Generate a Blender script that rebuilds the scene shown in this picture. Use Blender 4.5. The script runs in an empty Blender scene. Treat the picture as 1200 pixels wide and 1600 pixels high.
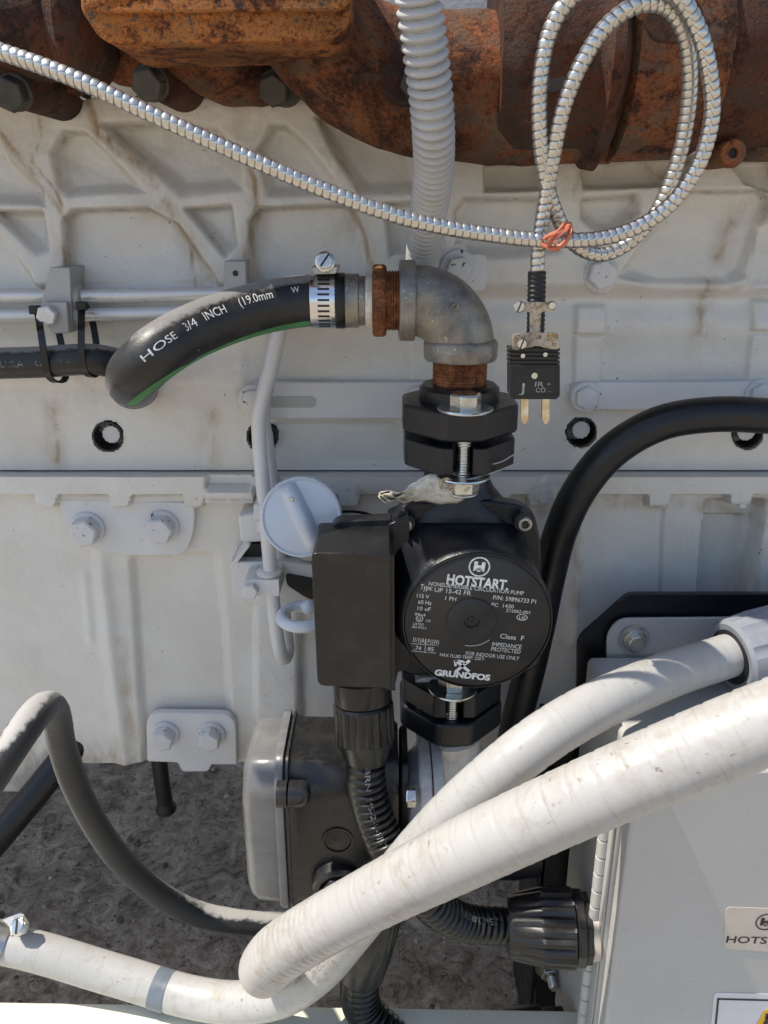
import bpy, bmesh, math, random
import numpy as np
from mathutils import Vector, Matrix

random.seed(7)
R = math.radians
# ------------------------------------------------------------------ camera, sky, sun, exposure
S = bpy.context.scene
COL = S.collection
FPX, PITCH, DIST, CAMZ = 1287.0, R(20), 0.62, 0.75     # focal length in photo pixels, tilt, metres to the block face, height
cam_d = bpy.data.cameras.new('camera')
cam = bpy.data.objects.new('camera', cam_d)
COL.objects.link(cam)
cam.location = (0, -DIST, CAMZ)
cam.rotation_euler = (R(90) - PITCH, 0, 0)
cam_d.sensor_fit = 'VERTICAL'
cam_d.sensor_height = 36
cam_d.lens = 36 * FPX / 1600
cam_d.clip_start, cam_d.clip_end = 0.01, 500
S.camera = cam

SUN_TO = Vector((-0.50, -0.04, 0.86)).normalized()
W = bpy.data.worlds.new('World')
S.world = W
W.use_nodes = True
nt = W.node_tree
bg = nt.nodes['Background']
sky = nt.nodes.new('ShaderNodeTexSky')
sky.sky_type = 'NISHITA'
sky.sun_disc = False
sky.air_density = 1.0
sky.dust_density = 1.2
sky.ozone_density = 1.0
sky.sun_elevation = math.asin(SUN_TO.z)
sky.sun_rotation = math.atan2(SUN_TO.x, SUN_TO.y)
nt.links.new(sky.outputs[0], bg.inputs[0])
bg.inputs[1].default_value = 0.15
sun_d = bpy.data.lights.new('sun', 'SUN')
sun_d.energy = 4.4
sun_d.angle = R(0.53)
sun_d.color = (1.0, 0.93, 0.82)
sun = bpy.data.objects.new('sun', sun_d)
COL.objects.link(sun)
sun.location = SUN_TO * 10
sun.rotation_euler = (-SUN_TO).to_track_quat('-Z', 'Y').to_euler()
S.view_settings.view_transform = 'Standard'
S.view_settings.look = 'None'
S.view_settings.exposure = 0.42
S.view_settings.gamma = 1
S.view_settings.use_curve_mapping = False

# ------------------------------------------------------------------ measuring helpers
_f = (math.cos(PITCH), -math.sin(PITCH))
_u = (math.sin(PITCH), math.cos(PITCH))


def ray(px, py):
    v = (800 - py) / FPX
    return Vector(((px - 600) / FPX, _f[0] + v * _u[0], _f[1] + v * _u[1]))


def P(px, py, Y):
    """the point of the vertical plane at depth Y seen at a photo pixel"""
    d = ray(px, py)
    return Vector((0, -DIST, CAMZ)) + d * ((Y + DIST) / d.y)


def PZ(px, py, Z):
    d = ray(px, py)
    return Vector((0, -DIST, CAMZ)) + d * ((Z - CAMZ) / d.z)


def mpp(py, Y):
    return (Y + DIST) / ray(600, py).y / FPX


def proj(p):
    r = Vector(p) - Vector((0, -DIST, CAMZ))
    d = r.y * _f[0] + r.z * _f[1]
    return 600 + FPX * r.x / d, 800 - FPX * (r.y * _u[0] + r.z * _u[1]) / d


def face(px, py, Y, yaw=0.0, tilt=0.0):
    """local x right, y up, z towards the viewer"""
    m = Matrix(((1, 0, 0, 0), (0, 0, -1, 0), (0, 1, 0, 0), (0, 0, 0, 1)))
    return Matrix.Translation(P(px, py, Y)) @ Matrix.Rotation(yaw, 4, 'Z') @ Matrix.Rotation(tilt, 4, 'X') @ m


def axis_frame(o, d):
    """frame at o with local z along d"""
    return Matrix.Translation(Vector(o)) @ Vector(d).to_track_quat('Z', 'Y').to_matrix().to_4x4()


# ------------------------------------------------------------------ geometry collector
class Geo:
    def __init__(self):
        self.v, self.f, self.a = [], [], []

    def add(self, vs, fs, M=None, along=None):
        n = len(self.v)
        if M is not None:
            vs = [M @ Vector(p) for p in vs]
        self.v.extend([(p[0], p[1], p[2]) for p in vs])
        self.f.extend([tuple(i + n for i in f) for f in fs])
        self.a.extend(along if along is not None else [0.0] * len(vs))
        return self

    def box(self, c, s, M=None):
        x, y, z = c
        a, b, d = s[0] / 2, s[1] / 2, s[2] / 2
        vs = [(x + i * a, y + j * b, z + k * d) for k in (-1, 1) for j in (-1, 1) for i in (-1, 1)]
        fs = [(0, 2, 3, 1), (4, 5, 7, 6), (0, 1, 5, 4), (2, 6, 7, 3), (0, 4, 6, 2), (1, 3, 7, 5)]
        return self.add(vs, fs, M)

    def prism(self, poly, z0, z1, M=None):
        n = len(poly)
        area = sum(poly[i][0] * poly[(i + 1) % n][1] - poly[(i + 1) % n][0] * poly[i][1] for i in range(n))
        if area < 0:
            poly = poly[::-1]
        vs = [(x, y, z0) for x, y in poly] + [(x, y, z1) for x, y in poly]
        fs = [tuple(range(n - 1, -1, -1)), tuple(range(n, 2 * n))]
        fs += [(i, (i + 1) % n, n + (i + 1) % n, n + i) for i in range(n)]
        return self.add(vs, fs, M)

    def lathe(self, prof, n=32, M=None, closed=False, mod=None):
        """prof: list of (r, z), along local z; ends are capped unless closed"""
        vs, fs = [], []
        for j, (r, z) in enumerate(prof):
            for i in range(n):
                t = 2 * math.pi * i / n
                rr = r if mod is None else mod(r, z, t, i)
                vs.append((rr * math.cos(t), rr * math.sin(t), z))
        m = len(prof)
        for j in range(m if closed else m - 1):
            k = (j + 1) % m
            for i in range(n):
                i2 = (i + 1) % n
                fs.append((j * n + i, j * n + i2, k * n + i2, k * n + i))
        if not closed:
            if prof[0][1] > prof[-1][1]:
                fs = [f[::-1] for f in fs]
                fs.append(tuple(range(n)))
                fs.append(tuple((m - 1) * n + i for i in range(n - 1, -1, -1)))
            else:
                fs.append(tuple(range(n - 1, -1, -1)))
                fs.append(tuple((m - 1) * n + i for i in range(n)))
        return self.add(vs, fs, M)

    def rings(self, rings, cap=True, M=None):
        """loft through closed rings of equal length"""
        n = len(rings[0])
        vs = [p for r in rings for p in r]
        fs = []
        for j in range(len(rings) - 1):
            for i in range(n):
                i2 = (i + 1) % n
                fs.append((j * n + i, j * n + i2, (j + 1) * n + i2, (j + 1) * n + i))
        if cap:
            fs.append(tuple(range(n - 1, -1, -1)))
            fs.append(tuple((len(rings) - 1) * n + i for i in range(n)))
        return self.add(vs, fs, M)

    def sphere(self, c, r, n=16, M=None, sc=(1, 1, 1)):
        vs, fs = [], []
        m = n // 2
        for j in range(1, m):
            ph = math.pi * j / m
            for i in range(n):
                t = 2 * math.pi * i / n
                vs.append((c[0] + sc[0] * r * math.sin(ph) * math.cos(t), c[1] + sc[1] * r * math.sin(ph) * math.sin(t),
                           c[2] - sc[2] * r * math.cos(ph)))
        for j in range(m - 2):
            for i in range(n):
                fs.append((j * n + i, j * n + (i + 1) % n, (j + 1) * n + (i + 1) % n, (j + 1) * n + i))
        b, t_ = len(vs), len(vs) + 1
        vs += [(c[0], c[1], c[2] - sc[2] * r), (c[0], c[1], c[2] + sc[2] * r)]
        for i in range(n):
            fs.append((b, (i + 1) % n, i))
            fs.append((t_, (m - 2) * n + i, (m - 2) * n + (i + 1) % n))
        return self.add(vs, fs, M)

    def plate(self, poly, Y, th):
        """outline in photo pixels on the plane Y, real thickness th straight back"""
        pts = [P(a, b, Y) for a, b in poly]
        return self.prism([(p.x, p.z) for p in pts], -th - Y, -Y, Matrix(((1, 0, 0, 0), (0, 0, -1, 0), (0, 1, 0, 0), (0, 0, 0, 1))))

    def hexbolt(self, M, ac, h, wr=0, wh=0, rot=0.0, dome=0.12):
        """hex head (across-corner radius ac) on an optional flange washer"""
        if wr:
            self.lathe([(wr, 0), (wr, wh * .6), (wr * .93, wh)], 28, M)
        r6 = [(ac * math.cos(rot + i * math.pi / 3), ac * math.sin(rot + i * math.pi / 3)) for i in range(6)]
        z0 = wh * .8
        r12 = lambda k, z: [(k * x, k * y, z) for x, y in r6]
        self.rings([r12(1, z0), r12(1, z0 + h * (1 - dome)), r12(.87, z0 + h)], True, M)
        return self

    def sweep(self, path, r, n=16, cap=True):
        k = len(path.s)
        th = np.linspace(0, 2 * np.pi, n, endpoint=False)
        if callable(r):
            rr = r(path.s[:, None], th[None, :]) * np.ones((k, n))
        else:
            rr = np.ones((k, n)) * (np.asarray(r)[:, None] if np.ndim(r) else r)
        pts = path.p[:, None, :] + rr[:, :, None] * (np.cos(th)[None, :, None] * path.N[:, None, :] + np.sin(th)[None, :, None] * path.B[:, None, :])
        vs = pts.reshape(-1, 3)
        fs = []
        for j in range(k - 1):
            for i in range(n):
                i2 = (i + 1) % n
                fs.append((j * n + i, j * n + i2, (j + 1) * n + i2, (j + 1) * n + i))
        if cap:
            fs.append(tuple(range(n - 1, -1, -1)))
            fs.append(tuple((k - 1) * n + i for i in range(n)))
        return self.add(vs, fs, None, list(np.repeat(path.s, n)))


class Path:
    def __init__(self, pts, step=0.002, up=None):
        pts = [np.array(p[:], float) for p in pts]
        e0 = 2 * pts[0] - pts[1]
        e1 = 2 * pts[-1] - pts[-2]
        q = [e0] + pts + [e1]
        out = []
        for i in range(1, len(q) - 2):
            a, b, c, d = q[i - 1:i + 3]
            ta, tb, tc, td = 0, 0, 0, 0
            al = .5
            ta = 0
            tb = ta + max(np.linalg.norm(b - a), 1e-6) ** al
            tc = tb + max(np.linalg.norm(c - b), 1e-6) ** al
            td = tc + max(np.linalg.norm(d - c), 1e-6) ** al
            for t in np.linspace(tb, tc, 40, endpoint=False):
                A1 = (tb - t) / (tb - ta) * a + (t - ta) / (tb - ta) * b
                A2 = (tc - t) / (tc - tb) * b + (t - tb) / (tc - tb) * c
                A3 = (td - t) / (td - tc) * c + (t - tc) / (td - tc) * d
                B1 = (tc - t) / (tc - ta) * A1 + (t - ta) / (tc - ta) * A2
                B2 = (td - t) / (td - tb) * A2 + (t - tb) / (td - tb) * A3
                out.append((tc - t) / (tc - tb) * B1 + (t - tb) / (tc - tb) * B2)
        out.append(pts[-1])
        out = np.array(out)
        L = np.concatenate([[0], np.cumsum(np.linalg.norm(np.diff(out, axis=0), axis=1))])
        k = max(3, int(L[-1] / step) + 1)
        self.s = np.linspace(0, L[-1], k)
        self.p = np.stack([np.interp(self.s, L, out[:, i]) for i in range(3)], 1)
        self.L = L[-1]
        self.ctrl = [float(L[min(40 * i, len(L) - 1)]) for i in range(len(pts))]
        T = np.gradient(self.p, axis=0)
        T /= np.linalg.norm(T, axis=1)[:, None]
        self.T = T
        n0 = np.array(up if up is not None else (0, -1, 0.01), float)
        N = np.zeros_like(T)
        for i in range(k):
            n0 = n0 - T[i] * np.dot(n0, T[i])
            n0 /= np.linalg.norm(n0)
            N[i] = n0
        self.N = N
        self.B = np.cross(T, N)

    def at(self, s):
        f = lambda a: np.array([np.interp(s, self.s, a[:, i]) for i in range(3)])
        return f(self.p), f(self.T), f(self.N), f(self.B)

    def cam_angle(self, s):
        p, T, N, B = self.at(s)
        v = np.array(cam.location[:]) - p
        return math.atan2(np.dot(v, B), np.dot(v, N))

    def radial(self, s, a):
        p, T, N, B = self.at(s)
        return math.cos(a) * N + math.sin(a) * B

    def surf(self, s, a, r):
        return Vector(self.at(s)[0] + r * self.radial(s, a))


def pxpath(pts, step=0.002, **k):
    return Path([P(*p) for p in pts], step, **k)


def dense(prof, step=.004):
    out = [prof[0]]
    for a, b in zip(prof[:-1], prof[1:]):
        k = max(1, int(math.hypot(b[0] - a[0], b[1] - a[1]) / step))
        out += [(a[0] + (b[0] - a[0]) * i / k, a[1] + (b[1] - a[1]) * i / k) for i in range(1, k + 1)]
    return out


def lumpy(o, amp=.003, size=.03, sub=0):
    """uneven foundry surface"""
    if sub:
        s_ = o.modifiers.new('divide', 'SUBSURF')
        s_.subdivision_type = 'SIMPLE'
        s_.levels = s_.render_levels = sub
    t_ = bpy.data.textures.new('casting', 'CLOUDS')
    t_.noise_scale = size
    t_.noise_depth = 3
    d_ = o.modifiers.new('casting', 'DISPLACE')
    d_.texture = t_
    d_.strength = amp
    d_.mid_level = .5
    d_.texture_coords = 'LOCAL'
    return o


def rp(pts, r, n=5):
    """round the corners of a polygon; r a number or one per corner"""
    out = []
    m = len(pts)
    for i in range(m):
        a, b, c = Vector(pts[i - 1]).to_2d(), Vector(pts[i]).to_2d(), Vector(pts[(i + 1) % m]).to_2d()
        rr = r[i] if isinstance(r, (list, tuple)) else r
        d1, d2 = (a - b), (c - b)
        k = min(rr, d1.length * .49, d2.length * .49)
        if k <= 1e-9:
            out.append((b.x, b.y))
            continue
        p0, p1 = b + d1.normalized() * k, b + d2.normalized() * k
        for j in range(n + 1):
            t = j / n
            q = (1 - t) ** 2 * p0 + 2 * t * (1 - t) * b + t * t * p1
            out.append((q.x, q.y))
    return out


def rect(x0, y0, x1, y1):
    return [(x0, y0), (x1, y0), (x1, y1), (x0, y1)]


# ------------------------------------------------------------------ objects
ORG = {}


def props(o, label=None, cat=None, group=None, kind=None):
    for k, v in (('label', label), ('category', cat), ('group', group), ('kind', kind)):
        if v:
            o[k] = v


def thing(name, label, cat, loc, group=None):
    o = bpy.data.objects.new(name, None)
    COL.objects.link(o)
    o.location = loc
    o.empty_display_size = .02
    ORG[o.name] = Vector(loc)
    props(o, label, cat, group)
    return o


def finish(me, smooth):
    if smooth is not None:
        me.polygons.foreach_set('use_smooth', [True] * len(me.polygons))
        me.set_sharp_from_angle(angle=R(smooth))
    me.update()


def obj(name, g, mat, parent=None, bevel=0.0, seg=2, smooth=38, **pr):
    v = np.array(g.v, float)
    if parent is not None:
        org = ORG[parent.name]
    else:
        lo, hi = v.min(0), v.max(0)
        org = Vector(((lo[0] + hi[0]) / 2, (lo[1] + hi[1]) / 2, lo[2]))
    me = bpy.data.meshes.new(name)
    me.from_pydata([tuple(p) for p in (v - np.array(org[:]))], [], g.f)
    if smooth is not None:
        bm = bmesh.new()
        bm.from_mesh(me)
        bmesh.ops.recalc_face_normals(bm, faces=bm.faces[:])
        bm.to_mesh(me)
        bm.free()
    if any(g.a):
        at = me.attributes.new('along', 'FLOAT', 'POINT')
        at.data.foreach_set('value', np.array(g.a, np.float32))
    finish(me, smooth)
    me.materials.append(mat)
    o = bpy.data.objects.new(name, me)
    COL.objects.link(o)
    ORG[o.name] = org
    if parent is not None:
        o.parent = parent
    else:
        o.location = org
    if bevel:
        b = o.modifiers.new('edge', 'BEVEL')
        b.width = bevel
        b.segments = seg
        b.limit_method = 'ANGLE'
        b.angle_limit = R(32)
        b.use_clamp_overlap = True
    props(o, **pr)
    return o


# ------------------------------------------------------------------ lettering
_tc = {}


def text_mesh(s, bold=0.0):
    k = (s, bold)
    if k not in _tc:
        cu = bpy.data.curves.new('lettering', 'FONT')
        cu.body = s
        cu.size = 1
        cu.offset = bold
        cu.resolution_u = 3
        o = bpy.data.objects.new('lettering', cu)
        COL.objects.link(o)
        me = bpy.data.meshes.new_from_object(o)
        v = np.array([p.co[:] for p in me.vertices]) if len(me.vertices) else np.zeros((1, 3))
        f = [tuple(p.vertices) for p in me.polygons]
        bpy.data.objects.remove(o)
        bpy.data.curves.remove(cu)
        bpy.data.meshes.remove(me)
        v[:, 0] -= v[:, 0].min()
        _tc[k] = (v, f)
    return _tc[k]


_tcut = {}


def text_mesh_cut(s, bold, nx, ny):
    k = (s, bold, nx, ny)
    if k not in _tcut:
        v, f = text_mesh(s, bold)
        bm = bmesh.new()
        bv = [bm.verts.new(q) for q in v]
        for q in f:
            try:
                bm.faces.new([bv[i] for i in q])
            except ValueError:
                pass
        for ax_, n, lo, hi in ((1, ny, v[:, 1].min(), v[:, 1].max()), (0, nx, 0, v[:, 0].max())):
            for i in range(1, n):
                co = [0, 0, 0]
                co[ax_] = lo + (hi - lo) * i / n
                no = [0, 0, 0]
                no[ax_] = 1
                bmesh.ops.bisect_plane(bm, geom=bm.verts[:] + bm.edges[:] + bm.faces[:], plane_co=co, plane_no=no)
        bm.verts.index_update()
        _tcut[k] = (np.array([q.co[:] for q in bm.verts]), [tuple(x.index for x in q.verts) for q in bm.faces])
        bm.free()
    return _tcut[k]


def put_text(g, s, M, w=None, h=None, bold=0.0):
    """h is the cap height; w squeezes or stretches the line to that width"""
    v, f = text_mesh(s, bold)
    sy = h / 0.73
    sx = w / v[:, 0].max() if w else sy
    g.add([(p[0] * sx, p[1] * sy, 0) for p in v], f, M)


def text_on_path(g, path, s0, ang, r, s, w, h, sgn=1, bold=0.0):
    v, f = text_mesh_cut(s, bold, max(2, int(w / .002)), max(2, int(h / .0012)))
    sx, sy = w / v[:, 0].max(), h / 0.73
    out = []
    for p in v:
        ss = s0 + sgn * p[0] * sx
        out.append(path.surf(ss, ang - sgn * (p[1] * sy - h / 2) / r, r))
    g.add(out, f)


# ------------------------------------------------------------------ materials
def nodes(name):
    m = bpy.data.materials.new(name)
    m.use_nodes = True
    t = m.node_tree
    return m, t, t.nodes['Principled BSDF'], t.nodes.new('ShaderNodeTexCoord')


def noise(t, co, scale, detail=4, rough=.55, dist=0.0, stretch=None):
    n = t.nodes.new('ShaderNodeTexNoise')
    n.inputs['Scale'].default_value = scale
    n.inputs['Detail'].default_value = detail
    n.inputs['Roughness'].default_value = rough
    n.inputs['Distortion'].default_value = dist
    if stretch:
        mp = t.nodes.new('ShaderNodeMapping')
        mp.inputs['Scale'].default_value = stretch
        t.links.new(co, mp.inputs[0])
        co = mp.outputs[0]
    t.links.new(co, n.inputs['Vector'])
    return n.outputs['Fac']


def ramp(t, fac, stops):
    r = t.nodes.new('ShaderNodeValToRGB')
    e = r.color_ramp.elements
    while len(e) < len(stops):
        e.new(.5)
    for i, (p, c) in enumerate(stops):
        e[i].position = p
        e[i].color = (*c, 1) if isinstance(c, tuple) else (c, c, c, 1)
    t.links.new(fac, r.inputs[0])
    return r.outputs[0]


def mix(t, fac, a, b, mode='MIX'):
    n = t.nodes.new('ShaderNodeMix')
    n.data_type = 'RGBA'
    n.blend_type = mode
    for sock, val in ((n.inputs[0], fac), (n.inputs[6], a), (n.inputs[7], b)):
        if isinstance(val, (int, float)):
            sock.default_value = val
        elif isinstance(val, tuple):
            sock.default_value = (*val, 1)
        else:
            t.links.new(val, sock)
    return n.outputs[2]


def math_(t, op, a, b=0.0, clamp=False):
    n = t.nodes.new('ShaderNodeMath')
    n.operation = op
    n.use_clamp = clamp
    for sock, val in zip(n.inputs, (a, b)):
        if isinstance(val, (int, float)):
            sock.default_value = val
        else:
            t.links.new(val, sock)
    return n.outputs[0]


def bump(t, b, h, strength, dist):
    n = t.nodes.new('ShaderNodeBump')
    n.inputs['Strength'].default_value = strength
    n.inputs['Distance'].default_value = dist
    t.links.new(h, n.inputs['Height'])
    t.links.new(n.outputs[0], b.inputs['Normal'])
    return n


def mat(name, col, rough=.5, metal=0.0, var=.15, vs=40, bs=600, bd=.0003, bst=.4, dirt=None, ds=60, dlo=.55, dhi=.75,
        spots=None, sps=300, splo=.66, rvar=.12, coat=0.0, spec=.5, stretch=None):
    m, t, b, tc = nodes(name)
    co = tc.outputs['Object']
    n1 = noise(t, co, vs, 5)
    dark = tuple(c * (1 - var) for c in col)
    lite = tuple(min(1, c * (1 + var)) for c in col)
    c = ramp(t, n1, [(.3, dark), (.7, lite)])
    n2 = noise(t, co, ds, 6, .65, .4, stretch)
    rr = ramp(t, n2, [(.3, max(0.03, rough - rvar)), (.7, min(1, rough + rvar))])
    if dirt:
        d = ramp(t, n2, [(dlo, 0.0), (dhi, 1.0)])
        c = mix(t, d, c, dirt)
    if spots:
        n3 = noise(t, co, sps, 2, .5)
        d = ramp(t, n3, [(splo, 0.0), (splo + .05, 1.0)])
        c = mix(t, d, c, spots)
    t.links.new(c, b.inputs['Base Color'])
    t.links.new(rr, b.inputs['Roughness'])
    b.inputs['Metallic'].default_value = metal
    b.inputs['Specular IOR Level'].default_value = spec
    b.inputs['Coat Weight'].default_value = coat
    if bd:
        bump(t, b, noise(t, co, bs, 3), bst, bd)
    return m


def rust(name, stops, s1=45, s2=330, bd=.0008, patch=None, pit=.5):
    m, t, b, tc = nodes(name)
    co = tc.outputs['Object']
    n1 = noise(t, co, s1, 7, .66, .9)
    n2 = noise(t, co, s2, 6, .75, .3)
    f = math_(t, 'ADD', math_(t, 'MULTIPLY', n1, .55), math_(t, 'MULTIPLY', n2, .45))
    c = ramp(t, f, stops)
    if patch:
        pm = ramp(t, noise(t, co, s1 * .8, 5, .7, 1.2, (1, 1, 1.6)), [(.50, 0.0), (.60, .85)])
        c = mix(t, pm, c, patch)
    n3 = noise(t, co, s2 * 1.3, 4, .65, .5)
    pits = math_(t, 'MULTIPLY', ramp(t, n3, [(.36, 1.0), (.47, 0.0)]), pit)
    c = mix(t, pits, c, (.030, .016, .011))
    tone = ramp(t, noise(t, co, 13, 3, .6, .6), [(.36, (.45, .42, .42)), (.5, (.9, .9, .9)), (.64, (1.25, 1.1, 1.0))])
    c = mix(t, 1.0, c, tone, 'MULTIPLY')
    t.links.new(c, b.inputs['Base Color'])
    b.inputs['Roughness'].default_value = .8
    b.inputs['Specular IOR Level'].default_value = .3
    h = math_(t, 'ADD', math_(t, 'MULTIPLY', n2, 1.0), math_(t, 'MULTIPLY', n3, .9))
    bump(t, b, h, 1.0, bd)
    return m


MT = {}
MT['rust_orange'] = rust('orange rust', [(.40, (.04, .02, .012)), (.455, (.15, .052, .018)), (.50, (.36, .125, .032)), (.545, (.46, .19, .05)), (.60, (.13, .085, .06))], 50, 420, .0011)
MT['rust_dark'] = rust('dark rust', [(.40, (.014, .008, .006)), (.46, (.045, .018, .011)), (.51, (.10, .034, .016)), (.56, (.055, .032, .022)), (.62, (.12, .07, .045))], 32, 300, .0012, (.055, .040, .032))
MT['rust_mid'] = rust('brown rust', [(.40, (.022, .011, .007)), (.455, (.085, .029, .013)), (.505, (.19, .062, .022)), (.55, (.235, .09, .034)), (.60, (.12, .075, .048))], 30, 300, .0012, (.13, .092, .062))
MT['rust_fit'] = rust('thread rust', [(.32, (.05, .018, .01)), (.45, (.17, .055, .022)), (.55, (.34, .13, .045)), (.68, (.45, .26, .12))], 120, 600, .0004)
MT['rust_plate'] = rust('stained plate', [(.34, (.16, .07, .025)), (.43, (.38, .24, .10)), (.5, (.55, .47, .36)), (.66, (.62, .58, .5))], 130, 500, .0002)
MT['bolt_dark'] = mat('weathered black bolt', (.05, .044, .035), .55, .2, .4, 90, dirt=(.09, .055, .032), ds=120)
MT['galv'] = mat('grey galvanised iron', (.235, .225, .205), .45, .55, .4, 75, 420, .0005, .7, dirt=(.36, .30, .21), ds=60, dlo=.48, dhi=.72, spots=(.46, .42, .35), sps=420, splo=.66)
MT['black_paint'] = mat('black enamel', (.0065, .0078, .011), .34, 0, .2, 60, 700, .0004, .6, dirt=(.026, .026, .027), ds=50, dlo=.6, dhi=.9, spots=(.16, .15, .14), sps=420, splo=.76)
MT['black_plastic'] = mat('black plastic', (.0105, .0103, .010), .32, 0, .12, 60, 1400, .0001, .35, dirt=(.034, .032, .028), ds=60, dlo=.52, dhi=.85, spots=(.2, .19, .17), sps=500, splo=.765)
MT['label_black'] = mat('dull black label', (.0125, .012, .0118), .5, 0, .1, 80, 1600, .00005, .2, spots=(.2, .19, .18), sps=700, splo=.78)
MT['grey_plastic'] = mat('dusty dark grey plastic', (.016, .016, .0165), .3, .0, .15, 50, 1200, .0001, .3, dirt=(.042, .039, .034), ds=70, dlo=.45, dhi=.8, spots=(.22, .2, .17), sps=600, splo=.74)
MT['sunlit_cover'] = mat('sunlit grey dusty cover', (.14, .14, .142), .3, 0, .12, 50, 1200, .0001, .3, dirt=(.20, .19, .165), ds=60, dlo=.5, dhi=.85, spots=(.34, .3, .24), sps=420, splo=.74)  # paler than the box body: sunlight on the cover painted in
MT['bolt_paint'] = mat('chipped painted bolt', (.62, .61, .60), .35, 0, .05, 30, 420, .0004, .5, spots=(.045, .042, .04), sps=230, splo=.665)
MT['rubber'] = mat('black rubber', (.012, .0118, .012), .44, 0, .25, 60, 800, .0002, .5, dirt=(.04, .037, .033), ds=70, dlo=.5, dhi=.85, spots=(.34, .32, .29), sps=260, splo=.745)
MT['rubber_black'] = mat('clean black rubber', (.006, .0065, .0075), .4, 0, .2, 60, 900, .0002, .4)
MT['rubber_wrap'] = mat('dusty wrapped hose', (.012, .0118, .0115), .6, 0, .2, 60, 1500, .0005, .8, dirt=(.03, .028, .025), ds=80, dlo=.4, dhi=.8, spots=(.09, .085, .08), sps=900, splo=.7)
for k_, w_ in (('rubber_wrap', .2), ('rubber', .1)):
    MT[k_].node_tree.nodes['Principled BSDF'].inputs['Specular IOR Level'].default_value = .5
    MT[k_].node_tree.nodes['Principled BSDF'].inputs['Sheen Weight'].default_value = w_
    MT[k_].node_tree.nodes['Principled BSDF'].inputs['Sheen Roughness'].default_value = .45
MT['zinc'] = mat('zinc plated steel', (.62, .62, .58), .27, 1, .15, 80, 900, .0001, .3, dirt=(.45, .38, .24), ds=90, dlo=.58, dhi=.8)
MT['steel'] = mat('bright steel', (.72, .72, .72), .22, 1, .08, 60, 1200, .00006, .3)
MT['steel_dull'] = mat('dull steel', (.40, .40, .39), .35, .9, .15, 60, 900, .0001, .3, dirt=(.2, .18, .15), ds=90)
MT['brass'] = mat('pin metal', (.62, .5, .32), .32, 1, .25, 150, 900, .0001, .3, dirt=(.75, .72, .66), ds=160, dlo=.5, dhi=.62)
MT['alu'] = mat('cast aluminium', (.68, .655, .61), .5, .05, .2, 60, 500, .0005, .7, dirt=(.36, .33, .28), ds=55, dlo=.5, dhi=.75, spots=(.2, .18, .15), sps=500, splo=.72)
MT['white_paint'] = mat('white powder coat', (.46, .455, .435), .35, 0, .03, 20, 700, .00012, .4, spots=(.5, .48, .44), sps=220, splo=.79)
MT['engine_trim'] = mat('pale grey engine paint', (.66, .65, .635), .36, 0, .05, 30, 420, .0004, .5, dirt=(.46, .42, .36), ds=40, dlo=.62, dhi=.85, spots=(.25, .22, .2), sps=300, splo=.78)
MT['clip_grey'] = mat('grey clamp paint', (.42, .41, .39), .5, .1, .1, 60, 420, .0003, .4)
MT['cap_white'] = mat('white cap enamel', (.60, .635, .69), .2, 0, .03, 30, 300, .0002, .3, spots=(.25, .23, .2), sps=260, splo=.79, coat=.3)
MT['line_metal'] = mat('painted steel line', (.66, .65, .63), .3, .25, .05, 30, 300, .0002, .3)
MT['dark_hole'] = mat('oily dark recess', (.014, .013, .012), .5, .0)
MT['panel_black'] = mat('black powder coat', (.006, .007, .009), .38, 0, .15, 40, 1200, .0001, .4, spots=(.12, .12, .12), sps=350, splo=.78)
MT['cream'] = mat('cream skid paint', (.72, .70, .58), .5, 0, .05, 20, 400, .0003, .4, dirt=(.6, .55, .4), ds=30, dlo=.55, dhi=.8)
MT['green'] = mat('green stripe', (.06, .21, .08), .6, 0, .25, 90, 800, .0001, .3, dirt=(.06, .07, .05), ds=160)
MT['ink_white'] = mat('white print', (.66, .66, .64), .55, 0, .25, 300, 800, 0)
MT['ink_grey'] = mat('worn grey print', (.34, .33, .31), .6, 0, .35, 300, 800, 0)
MT['ink_dark'] = mat('dark print', (.03, .025, .028), .6, 0, .2, 300, 800, 0)
MT['sticker'] = mat('cream sticker', (.60, .53, .45), .45, 0, .04, 60, 800, 0)
MT['sticker_white'] = mat('white sticker', (.66, .65, .68), .4, 0, .03, 60, 800, 0)
MT['yellow'] = mat('warning yellow', (.78, .44, .02), .45, 0, .06, 60, 800, 0)
MT['orange_band'] = mat('orange rubber band', (.52, .155, .085), .5, 0, .12, 200, 900, .0001)
MT['tag'] = mat('weathered tag', (.70, .66, .56), .8, 0, .2, 80, 500, .0006, .8, dirt=(.36, .31, .24), ds=90, dlo=.45, dhi=.7)
MT['wire'] = mat('thin wire', (.35, .32, .28), .5, .5)
MT['conn_grey'] = mat('grey connector plastic', (.25, .265, .30), .4, 0, .08, 50, 900, .0002, .4, dirt=(.42, .4, .38), ds=80, dlo=.6, dhi=.85)
MT['loom'] = mat('pale grey loom', (.43, .425, .42), .45, 0, .06, 40, 700, .0001, .3, dirt=(.40, .37, .31), ds=90, dlo=.55, dhi=.8, spots=(.2, .18, .15), sps=400, splo=.78)
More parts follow.
